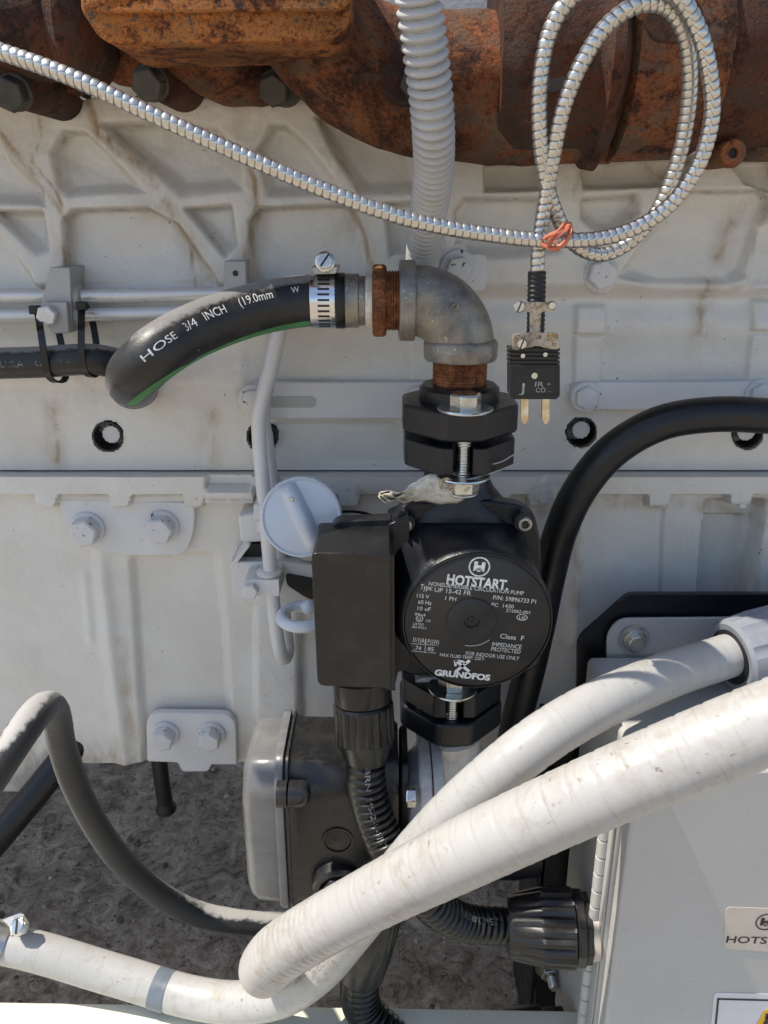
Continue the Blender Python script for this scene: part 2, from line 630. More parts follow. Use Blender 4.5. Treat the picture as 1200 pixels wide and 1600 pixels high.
def armour_mat():
    m, t, b, tc = nodes('interlocked steel armour')
    at = t.nodes.new('ShaderNodeAttribute')
    at.attribute_name = 'along'
    ph = math_(t, 'FRACT', at.outputs['Fac'])
    c = ramp(t, ph, [(.0, (.40, .36, .30)), (.05, (.60, .575, .53)), (.80, (.64, .615, .57)), (.89, (.27, .24, .20)), (1.0, (.27, .24, .20))])
    n = noise(t, tc.outputs['Object'], 160, 4, .6)
    c = mix(t, ramp(t, n, [(.5, 0.0), (.75, .5)]), c, (.40, .35, .27))
    t.links.new(c, b.inputs['Base Color'])
    b.inputs['Metallic'].default_value = .95
    t.links.new(ramp(t, n, [(.3, .26), (.7, .44)]), b.inputs['Roughness'])
    return m


MT['armour'] = armour_mat()


def worn_ink(name, col, back, lo):
    m, t, b, tc = nodes(name)
    n = noise(t, tc.outputs['Object'], 420, 4, .7)
    n2 = noise(t, tc.outputs['Object'], 60, 2)
    f = math_(t, 'ADD', math_(t, 'MULTIPLY', n, .6), math_(t, 'MULTIPLY', n2, .4))
    t.links.new(ramp(t, f, [(lo, back), (lo + .09, col)]), b.inputs['Base Color'])
    b.inputs['Roughness'].default_value = .6
    return m


MT['ink_worn'] = worn_ink('worn white print', (.62, .62, .6), (.04, .04, .04), .36)
MT['ink_plate'] = worn_ink('worn plate print', (.52, .52, .50), (.02, .02, .02), .31)
MT['ink_faint'] = worn_ink('faint print', (.33, .33, .32), (.04, .04, .04), .47)
MT['ink_conduit'] = worn_ink('faded conduit print', (.20, .19, .17), (.5, .49, .47), .47)
MT['bounce_sheet'] = mat('pale concrete pavement', (.34, .29, .225), .85, 0, .15, 3, 60, .004, .6, dirt=(.26, .22, .18), ds=1.5, dlo=.5, dhi=.8)
MT['tape_grey'] = mat('grey tape band', (.14, .165, .20), .45, 0, .2, 60)


def top_sun_dust(m, col, amount, sc):
    """dust plus painted-in sunlight, paling the upward side of a hose"""
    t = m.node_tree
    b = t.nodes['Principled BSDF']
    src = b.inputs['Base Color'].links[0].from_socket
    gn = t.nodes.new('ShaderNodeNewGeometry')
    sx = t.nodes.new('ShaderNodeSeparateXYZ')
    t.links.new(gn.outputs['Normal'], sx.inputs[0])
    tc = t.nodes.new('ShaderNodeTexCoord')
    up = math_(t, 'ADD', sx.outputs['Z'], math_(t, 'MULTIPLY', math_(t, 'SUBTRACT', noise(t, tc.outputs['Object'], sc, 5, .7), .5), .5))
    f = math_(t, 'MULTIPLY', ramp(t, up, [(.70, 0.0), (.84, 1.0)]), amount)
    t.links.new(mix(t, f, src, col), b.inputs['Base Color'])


top_sun_dust(MT['rubber_wrap'], (.46, .445, .42), .9, 160)  # pale hose tops: settled dust with sunlight put into the colour
top_sun_dust(MT['rubber'], (.26, .25, .24), .75, 220)


def conduit_mat(name, col, dirt_col, sc, lo, hi, ring=0.0):
    m, t, b, tc = nodes(name)
    co = tc.outputs['Object']
    c = ramp(t, noise(t, co, 25, 4), [(.3, tuple(x * .95 for x in col)), (.7, col)])
    n1 = noise(t, co, sc, 6, .72, .6)
    big = ramp(t, noise(t, co, 13, 3), [(.38, .06), (.58, 1.0)])
    d = ramp(t, n1, [(lo, 0.0), (hi, 1.0)])
    d = math_(t, 'MULTIPLY', math_(t, 'MULTIPLY', d, big), .5)
    c = mix(t, d, c, dirt_col)
    sp = ramp(t, noise(t, co, 170, 3, .6, .4), [(.66, 0.0), (.71, .75)])
    c = mix(t, math_(t, 'MULTIPLY', sp, big), c, tuple(x * .45 for x in dirt_col))
    if ring:
        at = t.nodes.new('ShaderNodeAttribute')
        at.attribute_name = 'along'
        ph = math_(t, 'FRACT', math_(t, 'DIVIDE', math_(t, 'ADD', at.outputs['Fac'], math_(t, 'MULTIPLY', noise(t, co, 30, 2), .004)), ring))
        ln = ramp(t, ph, [(.0, .4), (.09, 0.0)])
        ln = math_(t, 'MULTIPLY', ln, ramp(t, noise(t, co, 60, 3), [(.42, .1), (.6, 1.0)]))
        c = mix(t, ln, c, dirt_col)
    t.links.new(c, b.inputs['Base Color'])
    b.inputs['Roughness'].default_value = .36
    bump(t, b, noise(t, co, 260, 4), .3, .0003)
    return m


MT['conduit'] = conduit_mat('dirty white conduit', (.43, .42, .40), (.27, .215, .155), 70, .45, .62, .0135)
MT['conduit_clean'] = conduit_mat('pale conduit', (.43, .425, .41), (.28, .23, .165), 80, .50, .68, .017)


def wall_mat():
    m, t, b, tc = nodes('engine block paint')
    co = tc.outputs['Object']
    c = ramp(t, noise(t, co, 18, 5), [(.3, (.64, .605, .545)), (.7, (.72, .695, .645))])
    at = t.nodes.new('ShaderNodeAttribute')
    at.attribute_name = 'stain'
    n1 = noise(t, co, 75, 6, .68, .5, (1, 1, .45))
    st = math_(t, 'MULTIPLY', at.outputs['Fac'], ramp(t, n1, [(.36, .1), (.62, 1.0)]))
    c = mix(t, st, c, (.30, .19, .085))
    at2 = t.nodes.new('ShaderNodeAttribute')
    at2.attribute_name = 'edge_dark'
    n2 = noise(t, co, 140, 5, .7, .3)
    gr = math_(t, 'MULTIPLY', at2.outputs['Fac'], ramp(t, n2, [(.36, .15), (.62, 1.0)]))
    c = mix(t, gr, c, (.17, .135, .10))  # broken dark lines at pocket rims, top joint and rail foot
    sp = ramp(t, noise(t, co, 260, 1, .5), [(.775, 0.0), (.80, .9)])
    c = mix(t, sp, c, (.2, .17, .14))
    t.links.new(c, b.inputs['Base Color'])
    b.inputs['Roughness'].default_value = .36
    h = math_(t, 'ADD', noise(t, co, 330, 4, .6), math_(t, 'MULTIPLY', noise(t, co, 60, 3), 1.6))
    bump(t, b, h, .5, .0009)
    return m


MT['wall'] = wall_mat()


def ground_mat():
    m, t, b, tc = nodes('speckled concrete')
    co = tc.outputs['Object']
    c = ramp(t, noise(t, co, 34, 8, .78, .8), [(.36, (.11, .085, .065)), (.47, (.30, .25, .20)), (.55, (.42, .36, .30)), (.66, (.62, .56, .50))])
    blot = ramp(t, noise(t, co, 7, 4, .6), [(.35, (.92, .87, .82)), (.65, (1.25, 1.22, 1.18))])
    c = mix(t, 1.0, c, blot, 'MULTIPLY')
    v = t.nodes.new('ShaderNodeTexVoronoi')
    v.inputs['Scale'].default_value = 70
    t.links.new(mix(t, .06, co, noise(t, co, 150, 3)), v.inputs['Vector'])
    ag = ramp(t, v.outputs['Distance'], [(.12, 1.0), (.42, 0.0)])
    ac = ramp(t, v.outputs['Color'], [(.15, (.07, .06, .05)), (.5, (.32, .29, .26)), (.9, (.60, .58, .55))])
    c = mix(t, math_(t, 'MULTIPLY', ag, ramp(t, noise(t, co, 30, 3), [(.45, .0), (.62, .65)])), c, ac)
    n2 = noise(t, co, 85, 5, .7, 1.0)
    pit = ramp(t, n2, [(.33, .85), (.44, 0.0)])
    c = mix(t, pit, c, (.028, .023, .019))
    t.links.new(c, b.inputs['Base Color'])
    b.inputs['Roughness'].default_value = .85
    h = math_(t, 'ADD', noise(t, co, 150, 6, .75), math_(t, 'MULTIPLY', n2, .8))
    bump(t, b, h, .9, .004)
    return m


MT['ground'] = ground_mat()


def stone_mat():
    m, t, b, tc = nodes('mixed grit')
    n = t.nodes.new('ShaderNodeTexWhiteNoise')
    at = t.nodes.new('ShaderNodeAttribute')
    at.attribute_name = 'along'
    n.noise_dimensions = '1D'
    t.links.new(at.outputs['Fac'], n.inputs['W'])
    c = ramp(t, n.outputs['Value'], [(.1, (.09, .075, .062)), (.5, (.26, .22, .18)), (.8, (.40, .36, .31)), (1, (.60, .57, .52))])
    t.links.new(c, b.inputs['Base Color'])
    b.inputs['Roughness'].default_value = .85
    return m


MT['stone'] = stone_mat()

# ================================================================== THE SETTING
g = Geo()
N_ = 60
xs = [-60 + 2 * i for i in range(61)]
g.add([(x, y, 0) for y in xs for x in xs], [(j * 61 + i, j * 61 + i + 1, (j + 1) * 61 + i + 1, (j + 1) * 61 + i) for j in range(60) for i in range(60)])
obj('ground', g, MT['ground'], smooth=None, kind='structure')

g = Geo()
g.add([(-30, -30, .004), (30, -30, .004), (30, -.42, .004), (-30, -.42, .004)], [(0, 1, 2, 3)])  # pale sheet added out of view to bounce warm light onto the engine
obj('bounce_sheet', g, MT['bounce_sheet'], smooth=None, kind='structure')

g = Geo()
for k in range(3600):                       # loose grit on the slab
    r = .0012 + .0042 * random.random() ** 3.2
    x, y = random.uniform(-.75, .45), random.uniform(-.08, 1.1)
    a0 = random.random() * 6.3
    ring = [(math.cos(a0 + i * 1.2566) * r * random.uniform(.7, 1.25), math.sin(a0 + i * 1.2566) * r * random.uniform(.7, 1.25)) for i in range(5)]
    hh = r * random.uniform(.4, .9)
    vs = [(x + a, y + b, -.0005) for a, b in ring] + [(x + a * .62, y + b * .62, hh) for a, b in ring]
    g.add(vs, [(i, (i + 1) % 5, 5 + (i + 1) % 5, 5 + i) for i in range(5)] + [(5, 6, 7, 8, 9)], None, [k + 1.0] * 10)
obj('gravel', g, MT['stone'], smooth=None, kind='stuff')

# ================================================================== ENGINE BLOCK
rng = np.random.default_rng(5)


def vnoise(x, y, sc, seed):
    r = np.random.default_rng(seed).random((256, 256))
    X, Y = x / sc + 97, y / sc + 61
    i, j = np.floor(X).astype(int), np.floor(Y).astype(int)
    u, v = X - i, Y - j
    u, v = u * u * (3 - 2 * u), v * v * (3 - 2 * v)
    q = lambda a, b: r[a % 256, b % 256]
    return (q(i, j) * (1 - u) + q(i + 1, j) * u) * (1 - v) + (q(i, j + 1) * (1 - u) + q(i + 1, j + 1) * u) * v - .5


def sd_poly(x, y, pts):
    d = np.full(x.shape, 1e18)
    s = np.ones(x.shape)
    n = len(pts)
    for i in range(n):
        ax, ay = pts[i]
        bx, by = pts[i - 1]
        ex, ey = bx - ax, by - ay
        wx, wy = x - ax, y - ay
        t = np.clip((wx * ex + wy * ey) / (ex * ex + ey * ey + 1e-9), 0, 1)
        dx, dy = wx - ex * t, wy - ey * t
        d = np.minimum(d, dx * dx + dy * dy)
        c1, c2, c3 = y >= ay, y < by, ex * wy > ey * wx
        s = np.where((c1 & c2 & c3) | (~c1 & ~c2 & ~c3), -s, s)
    return s * np.sqrt(d)


def sd_line(x, y, pts):
    d = np.full(x.shape, 1e18)
    for (ax, ay), (bx, by) in zip(pts[:-1], pts[1:]):
        ex, ey = bx - ax, by - ay
        t = np.clip(((x - ax) * ex + (y - ay) * ey) / (ex * ex + ey * ey + 1e-9), 0, 1)
        d = np.minimum(d, (x - ax - ex * t) ** 2 + (y - ay - ey * t) ** 2)
    return np.sqrt(d)


def sm(a, b, v):
    t = np.clip((v - a) / (b - a), 0, 1)
    return t * t * (3 - 2 * t)


def adj(pts, h):
    """photo pixels of a contour standing h proud, laid back onto the block face along its normal"""
    k = (DIST - h) / DIST
    yv = 800 - FPX * math.tan(PITCH)
    return [(600 + (a - 600) * k, yv + (b - yv) * k) for a, b in pts]


HOLES = [(169, 682), (410, 682), (908, 675), (1168, 678)]


def upper_relief(x, y):
    w = 3.0
    xx, yy = x + 3 * vnoise(x, y, 60, 1), y + 3 * vnoise(x, y, 60, 2)
    h = .0160 * (1 - sm(436, 470, y))
    gr = np.zeros_like(x)
    pockets = [
        ([(-400, 215), (4, 207), (30, 252), (78, 292), (84, 322), (60, 318), (-400, 318)], 10, 12),
        ([(93, 240), (112, 208), (140, 208), (175, 236), (236, 300), (115, 306), (100, 285)], 9, 12),
        ([(172, 198), (290, 194), (345, 205), (380, 240), (384, 298), (290, 306), (238, 258)], 8, 16),
        ([(5, 331), (78, 331), (90, 390), (72, 398)], 8, 13),
        ([(113, 340), (125, 328), (240, 326), (285, 350), (340, 425), (352, 452), (116, 455)], 8, 10),
        ([(298, 326), (366, 322), (376, 380), (358, 402)], 9, 13),
        ([(396, 345), (408, 326), (540, 320), (556, 332), (572, 372), (592, 452), (398, 455)], 8, 10),
        ([(408, 235), (430, 200), (450, 200), (486, 230), (540, 302), (420, 308)], 9, 12),
        ([(498, 186), (570, 186), (640, 215), (668, 300), (565, 304), (530, 250)], 8, 15),
        ([(-400, 342), (0, 354), (62, 425), (72, 452), (-400, 455)], 8, 10),
        ([(600, 318), (690, 312), (690, 392), (610, 400)], 8, 12),
        ([(706, 330), (722, 311), (842, 311), (848, 340), (872, 392), (800, 402), (708, 402)], 12, 14),
        ([(903, 312), (985, 304), (988, 330), (952, 366), (925, 364), (902, 340)], 13, 14),
        ([(1068, 300), (1176, 297), (1192, 314), (1158, 428), (1130, 448), (1020, 450), (955, 428), (1000, 372)], 9, 12),
        ([(1178, 352), (1205, 338), (1420, 336), (1420, 455), (1152, 452)], 9, 12),
        ([(752, 262), (842, 256), (846, 298), (752, 300)], 8, 5),
        ([(902, 262), (1070, 246), (1052, 290), (905, 296)], 12, 5),
        ([(1130, 255), (1420, 250), (1420, 305), (1215, 318), (1150, 285)], 12, 6),
    ]
    for pts, r, wd in pockets:
        sd = sd_poly(xx, yy, pts) - 2
        ty = np.clip((y - min(q[1] for q in pts)) / (max(q[1] for q in pts) - min(q[1] for q in pts)), 0, 1)
        m = 1 - sm(-wd * (.75 + .9 * ty), wd * .28, sd)
        floor = .0165 * (1 - .45 * ty ** 1.5) + .003 * vnoise(x, y, 60, 9) + .002 * sm(0, 60, -sd)
        h = h - np.minimum(h, floor) * m * .95
        gr = np.maximum(gr, np.exp(-((sd + wd * .3) / 2.6) ** 2) * (.55 * (1 - ty) + 1.3 * np.maximum(0, vnoise(x, y, 38, 31))))  # dark line along each pocket rim, strongest at the top
    # pushed-out lip under the top joint, and the joint itself
    h += .002 * (1 - sm(165, 210, y))
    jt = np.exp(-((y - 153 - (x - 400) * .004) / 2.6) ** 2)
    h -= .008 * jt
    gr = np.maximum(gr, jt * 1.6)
    # cast bosses of the clamps
    for cx, cy, rr, hh in ((366, 414, 24, .011), (92, 425, 24, .011)):
        h = np.maximum(h, hh * (1 - sm(rr - 6, rr, np.hypot(x - cx, y - cy))))
    # bracket arm and lug behind the cable
    arm = adj([(755, 424), (870, 394), (960, 384), (972, 400), (905, 412), (908, 440), (755, 432)], .012)
    h = np.maximum(h, .010 * (1 - sm(-2, 5, sd_poly(x, y, arm))))
    lug = sd_line(x, y, adj([(936, 400), (941, 437)], .016)) - 24
    h = np.maximum(h, .014 * (1 - sm(-3, 4, lug)))
    # machined middle band: pads, ribs and strips
    for pts, hh, ww in (
        ([(900, 478), (946, 478), (943, 522), (898, 522)], .0055, 3), ([(898, 526), (942, 526), (938, 600), (897, 600)], .0038, 3),
        ([(1176, 470), (1330, 470), (1330, 516), (1174, 516)], .0055, 3), ([(1172, 522), (1330, 522), (1330, 600), (1168, 600)], .0038, 3),
        ([(640, 530), (760, 530), (760, 596), (640, 596)], .003, 3), ([(-400, 520), (384, 526), (384, 600), (-400, 600)], .0014, 10),
    ):
        h = np.maximum(h, hh * (1 - sm(-ww, ww, sd_poly(x, y, adj(pts, hh)))))
    rec = sd_poly(x, y, rp([(424, 660), (618, 660), (640, 690), (640, 728), (424, 728)], 14))
    h -= .0035 * (1 - sm(-5, 5, rec)) * (y > 560)
    h += .0045 * (1 - sm(505, 560, y)) * sm(470, 505, y)
    # counterbores
    for cx, cy in HOLES:
        d = np.hypot(x - cx, (y - cy))
        h = np.where(d < 30, h - .020 * (1 - sm(21.5, 24, d)) + .0007 * np.exp(-((d - 24) / 3) ** 2), h)
    for k, (sc, am) in enumerate(((90, .0012), (30, .0005), (9, .00022))):
        h = h + am * 2 * vnoise(x, y, sc, 20 + k) * (1 - .75 * sm(640, 700, y))
    st = np.zeros_like(x)
    lines = [[(72, 160), (80, 215), (64, 255), (95, 290), (110, 325), (108, 360), (113, 450)], [(10, 205), (45, 250), (85, 300), (105, 330)],
             [(150, 160), (170, 215), (240, 270), (275, 330), (330, 430)], [(285, 330), (300, 400), (310, 450)], [(398, 240), (405, 320), (392, 400), (388, 460)],
             [(545, 320), (575, 400), (585, 450)], [(500, 160), (505, 210), (560, 300)], [(1010, 260), (1060, 300)], [(1160, 320), (1120, 400)], [(1195, 230), (1205, 330)],
             [(905, 255), (890, 300)], [(1100, 440), (1092, 520)], [(330, 650), (334, 725)], [(85, 640), (88, 720)], [(240, 326), (270, 328)], [(566, 375), (600, 455)]]
    for i, ln in enumerate(lines):
        d = sd_line(x + 7 * vnoise(x, y, 22, 40 + i), y, ln)
        st = np.maximum(st, np.exp(-(d / (4 + 2.5 * (i % 3))) ** 2) * (1.0 if i < 5 else .8))
        st = np.maximum(st, np.exp(-(d / 18) ** 2) * .42)
    st = np.maximum(st, .45 * sm(330, 160, y) * (vnoise(x, y, 55, 77) + .4))
    return h, st, gr


def lower_relief(x, y):
    h = np.zeros_like(x) + .0016 * vnoise(x, y, 160, 5)
    gr = np.zeros_like(x)
    H = .014
    teeth = [70, 186, 302, 545, 665, 780, 845, 1032, 1160, 1275, -50, -170, -290]
    rail = sm(-2, 3, 770 - y)
    body = 770.0
    low = np.full_like(x, 766.0)
    for t in teeth:
        q = adj([(t, 770)], H)[0][0]
        low = np.maximum(low, 764 + 21 * (1 - sm(13, 20, np.abs(x - q + (y - 770) * .1))))
    band = ((x > 205) & (x < 285)) | ((x > 85) & (x < 165) & False)
    low2 = np.where((x > 80) & (x < 300), 782.0, 766.0)
    h = np.maximum(h, .007 * (1 - sm(-3, 4, y - low2)))
    h = np.maximum(h, H * (1 - sm(-3, 4, y - low)))
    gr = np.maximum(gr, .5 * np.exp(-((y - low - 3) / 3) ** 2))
    pads = [([(318, 764), (396, 764), (398, 792), (316, 792)], .020, 3), ([(842, 764), (872, 764), (872, 792), (842, 792)], .02, 3)]
    for pts, hh, w in pads:
        h = np.maximum(h, hh * (1 - sm(-w, w, sd_poly(x, y, rp(adj(pts, hh), 6)))))
    for pts in ([(322, 742), (392, 742), (392, 763), (322, 763)], [(850, 742), (914, 742), (912, 760), (850, 760)]):
        h = h - .006 * (1 - sm(-2, 3, sd_poly(x, y, adj(pts, .012))))
    # pressed panels of the pan
    pan = sd_poly(x, y, rp([(203, 868), (338, 864), (352, 980), (372, 1300), (232, 1300)], 12))
    h = h - .006 * (1 - sm(-9, 6, pan)) * (y > 800)
    rib = sd_line(x, y, [(158, 860), (172, 1000), (198, 1200)])
    h = h + .0042 * np.exp(-(rib / 11) ** 2) * sm(830, 900, y)
    rib = sd_line(x, y, [(133, 900), (142, 1000)])
    h = h + .0015 * np.exp(-(rib / 7) ** 2)
    stp = sm(-10, 10, x - 472)
    h = h + .007 * (sm(-6, 6, x - 400) * (1 - sm(-9, 9, x - 470))) * sm(930, 990, y)
    # right-hand side steps
    rr = sd_line(x, y, [(903, 822), (898, 1000)])
    h = h + .0045 * np.exp(-(rr / 9) ** 2)
    gv = sd_line(x, y, [(1035, 786), (1028, 1000)])
    h = h - .003 * np.exp(-(gv / 2.4) ** 2)
    edge = x - (1102 - (y - 785) * .085)
    h = h - .016 * sm(-2, 5, edge) * (1 - sm(-4, 6, edge - 88 + (y - 820) * .12)) * sm(778, 786, y)
    h = h + .004 * sm(-4, 6, edge - 88) * sm(790, 800, y)
    h = h - .006 * sm(812, 818, y) * (1 - sm(-2, 5, -edge)) * (1 - sm(60, 80, edge))
    for k, (sc, am) in enumerate(((120, .0012), (40, .0004), (9, .00012))):
        h = h + am * 2 * vnoise(x, y, sc, 50 + k)
    st = np.zeros_like(x)
    st = np.maximum(st, .55 * sm(1130, 1185, y) * (1 - sm(380, 460, x)))
    for i, ln in enumerate([[(472, 990), (474, 1180)], [(190, 1000), (212, 1180)], [(905, 820), (900, 940)], [(1080, 790), (1190, 820)], [(560, 760), (620, 764)], [(845, 800), (960, 775)]]):
        st = np.maximum(st, np.exp(-(sd_line(x, y, ln) / 9) ** 2) * .5)
    st = np.maximum(st, .5 * np.exp(-((y - 788) / 9) ** 2) * sm(880, 980, x))
    st = np.maximum(st, .22 * sm(1040, 1170, x) * sm(800, 900, y))
    return h, st, gr


def relief(name, x0, x1, y0, y1, step, fn, parent, back=.06, low_edge=None):
    nx, ny = int((x1 - x0) / step) + 1, int((y1 - y0) / step) + 1
    x, y = np.meshgrid(np.linspace(x0, x1, nx), np.linspace(y0, y1, ny))
    if low_edge is not None:
        lim = np.interp(x[0], [p[0] for p in low_edge], [p[1] for p in low_edge])
        y = y0 + (y - y0) * (lim[None, :] - y0) / (y1 - y0)
    h, st, gr = fn(x, y)
    v = (800 - y) / FPX
    dy, dz = _f[0] + v * _u[0], _f[1] + v * _u[1]
    t = DIST / dy
    X, Z = (x - 600) / FPX * t, CAMZ + dz * t
    # round the outer rim back
    V = np.stack([X, -h, Z], -1).reshape(-1, 3)
    idx = np.arange(nx * ny).reshape(ny, nx)
    F = np.stack([idx[:-1, :-1], idx[1:, :-1], idx[1:, 1:], idx[:-1, 1:]], -1).reshape(-1, 4)
    rim = np.concatenate([idx[0, :], idx[1:, -1], idx[-1, -2::-1], idx[-2:0:-1, 0]])
    rb = V[rim].copy()
    rb[:, 1] = back
    n0 = len(V)
    V = np.concatenate([V, rb])
    k = len(rim)
    a = np.arange(k)
    F2 = np.stack([rim[a], rim[(a + 1) % k], n0 + (a + 1) % k, n0 + a], -1)
    F = np.concatenate([F, F2])
    org = ORG[parent.name]
    V = V - np.array(org[:])
    me = bpy.data.meshes.new(name)
    me.vertices.add(len(V))
    me.vertices.foreach_set('co', V.ravel())
    me.loops.add(F.size)
    me.loops.foreach_set('vertex_index', F.ravel().astype(np.int32))
    me.polygons.add(len(F))
    me.polygons.foreach_set('loop_start', np.arange(0, F.size, 4, dtype=np.int32))
    for nm, arr in (('stain', st), ('edge_dark', gr)):
        at = me.attributes.new(nm, 'FLOAT', 'POINT')
        at.data.foreach_set('value', np.concatenate([np.clip(arr, 0, 1).ravel(), np.zeros(k)]).astype(np.float32))
    me.update(calc_edges=True)
    me.validate()
    finish(me, 60)
    me.materials.append(MT['wall'])
    o = bpy.data.objects.new(name, me)
    COL.objects.link(o)
    ORG[o.name] = org
    o.parent = parent
    return o


eng = thing('engine_block', 'big pale grey painted engine block filling the whole background', 'engine', (0, .1, .28))
relief('block_casting', -330, 1530, -160, 734.5, 2.6, upper_relief, eng)
relief('oil_pan', -330, 1530, 737, 1190, 2.6, lower_relief, eng, low_edge=[(-330, 1236), (60, 1236), (100, 1192), (400, 1190), (1530, 1190)])
g = Geo()
zb = P(300, 1185, 0).z
g.box((0, .36, (zb + .004 + 1.25) / 2), (6.0, .58, 1.25 - zb - .004))
obj('crankcase', g, MT['engine_trim'], eng, bevel=.01)
# joint sealing line between block and pan
g = Geo()
g.box((0, .006, P(0, 735.8, 0).z), (1.08, .009, .0022))
obj('gasket', g, MT['dark_hole'], eng)

# counterbored bolts
for i, (cx, cy) in enumerate(HOLES):
    g = Geo()
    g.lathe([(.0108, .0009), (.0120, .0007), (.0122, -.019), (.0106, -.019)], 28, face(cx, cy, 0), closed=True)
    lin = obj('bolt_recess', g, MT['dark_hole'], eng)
    g = Geo()
    st = [((.0073 if k % 2 else .0067) * math.cos(k * math.pi / 12), (.0073 if k % 2 else .0067) * math.sin(k * math.pi / 12)) for k in range(24)]
    g.prism(st, -.02, -.004, face(cx + 2, cy - 1, 0))
    obj('recessed_bolt', g, MT['engine_trim'], lin, bevel=.0005)


def bolts_on(parent, spots, Y, ac=.0105, h=.009, wr=.0135, wh=.003, m='bolt_paint'):
    for cx, cy, rot in spots:
        gg = Geo()
        gg.hexbolt(face(cx, cy, Y), ac, h, wr, wh, R(rot))
        obj('bolt', gg, MT[m], parent, bevel=.0005)


# straps over the middle band
g = Geo()
p = rp([(386, 597), (700, 597), (700, 657), (652, 657), (620, 655), (386, 655)], [20, 4, 4, 2, 4, 20])
g.plate(p, -.008, .007)
slot = rp([(420, 619), (494, 619), (494, 637), (420, 637)], 9)
st = obj('cover_strap', g, MT['engine_trim'], eng, bevel=.0012)
g = Geo()
g.plate(slot, -.0083, .004)
obj('slot', g, MT['clip_grey'], st)
bolts_on(st, [(396, 624, 10), (652, 627, 20)], -.008, .0088, .004, .0118, .0025)
g = Geo()
g.plate(rp([(893, 598), (1500, 594), (1500, 640), (893, 641)], [20, 4, 4, 20]), -.008, .007)
st = obj('cover_strap', g, MT['engine_trim'], eng, bevel=.0012)
bolts_on(st, [(915, 620, 30), (1187, 616, 30), (1440, 616, 10)], -.008, .0090, .004, .0118, .0025)

# two-bolt side brackets
g = Geo()
g.plate(rp([(92, 780), (304, 786), (304, 830), (290, 868), (180, 868), (120, 850), (95, 815)], [3, 3, 26, 36, 50, 30, 22], 7), -.0075, .0075)
br = obj('side_bracket', g, MT['engine_trim'], eng, bevel=.001)
bolts_on(br, [(138, 825, 12), (254, 822, 5)], -.0075, .0116, .0125, .0138, .003)
g = Geo()
g.plate(rp([(228, 1114), (368, 1116), (370, 1195), (330, 1195), (326, 1206), (284, 1206), (278, 1192), (230, 1190)], [24, 24, 3, 3, 6, 6, 3, 3], 6), -.0075, .0075)
br = obj('side_bracket', g, MT['engine_trim'], eng, bevel=.001)
bolts_on(br, [(259, 1146, 15), (331, 1147, 25)], -.0075, .0098, .012, .0125, .003)
# lug bolt behind the cable, plate behind the loom
bolts_on(eng, [(938, 428, 20)], -.016, .0105, .008, .0125, .002)
g = Geo()
g.plate(rp([(608, 398), (762, 396), (758, 455), (608, 458)], [14, 12, 4, 4]), -.016, .004)
pl = obj('mounting_plate', g, MT['engine_trim'], eng, bevel=.001)
bolts_on(pl, [(716, 420, 10)], -.016, .009, .006, .0135, .002)
g = Geo()
g.hexbolt(face(714, 392, -.006), .007, .008)
obj('bolt', g, MT['engine_trim'], pl)
# small bolts under the rail teeth
for cx, cy in ((79, 789), (190, 789), (305, 789), (1034, 789), (1158, 790)):
    g = Geo()
    p = P(cx, cy, -.0075)
    g.hexbolt(axis_frame(p + Vector((0, 0, .003)), (0, 0, -1)), .0042, .004)
    obj('rail_bolt', g, MT['engine_trim'], eng)
# drain stub under the pan
pa = Path([P(248, 1180, .01), P(252, 1215, .01), P(260, 1266, .01)], .004)
g = Geo()
L = pa.L
g.sweep(pa, lambda s, t: .0072 + .0022 * (s > L - .008), 16)
obj('drain_tube', g, MT['black_paint'], eng)
# cylinder head standing out above the joint, the manifold bolts to it
g = Geo()
zh = P(300, 96, -.042).z
g.box((0, .08, (zh + 1.25) / 2), (6.0, .244, 1.25 - zh))
obj('cylinder_head', g, MT['engine_trim'], eng, bevel=.006, seg=3)
# head corner above the joint
g = Geo()
g.plate(rp([(330, 95), (420, 95), (420, 147), (300, 147)], 6), -.014, .02)
obj('head_flange', g, MT['engine_trim'], eng, bevel=.002)
g = Geo()
g.plate(rp([(104, 84), (128, 82), (146, 122), (150, 150), (126, 156), (118, 140)], 4), -.03, .004)
tab = obj('lifting_tab', g, MT['engine_trim'], eng, bevel=.0008)
g = Geo()
g.lathe([(.0036, -.0028), (.0036, .0004)], 18, face(135, 145, -.03))
obj('hole', g, MT['dark_hole'], tab)
g = Geo()
g.plate(rp([(150, 108), (206, 108), (215, 150), (152, 150)], 5), -.02, .02)
g.sphere((0, 0, 0), .028, 18, Matrix.Translation(P(178, 100, -.015)), (1.2, .8, .6))
obj('cast_boss', g, MT['engine_trim'], eng)

# ================================================================== STEEL LINES AND CLAMPS
for k, (y, y2, lab) in enumerate(((463, 459, 'upper of the two painted steel lines crossing behind the black hose'),
                                  (494, 484, 'lower of the two painted steel lines, the one the cable ties hang on'))):
    pa = Path([P(-330, y, -.022), P(-100, y, -.022), P(200, (y * 2 + y2) / 3, -.022), P(470, y2 - 4, -.022), P(640, y2 - 8, -.016), P(700, y2 - 8, .004)], .012)
    g = Geo()
    g.sweep(pa, .0047, 16)
    obj('steel_line', g, MT['line_metal'], label=lab, cat='pipe', group='steel lines')

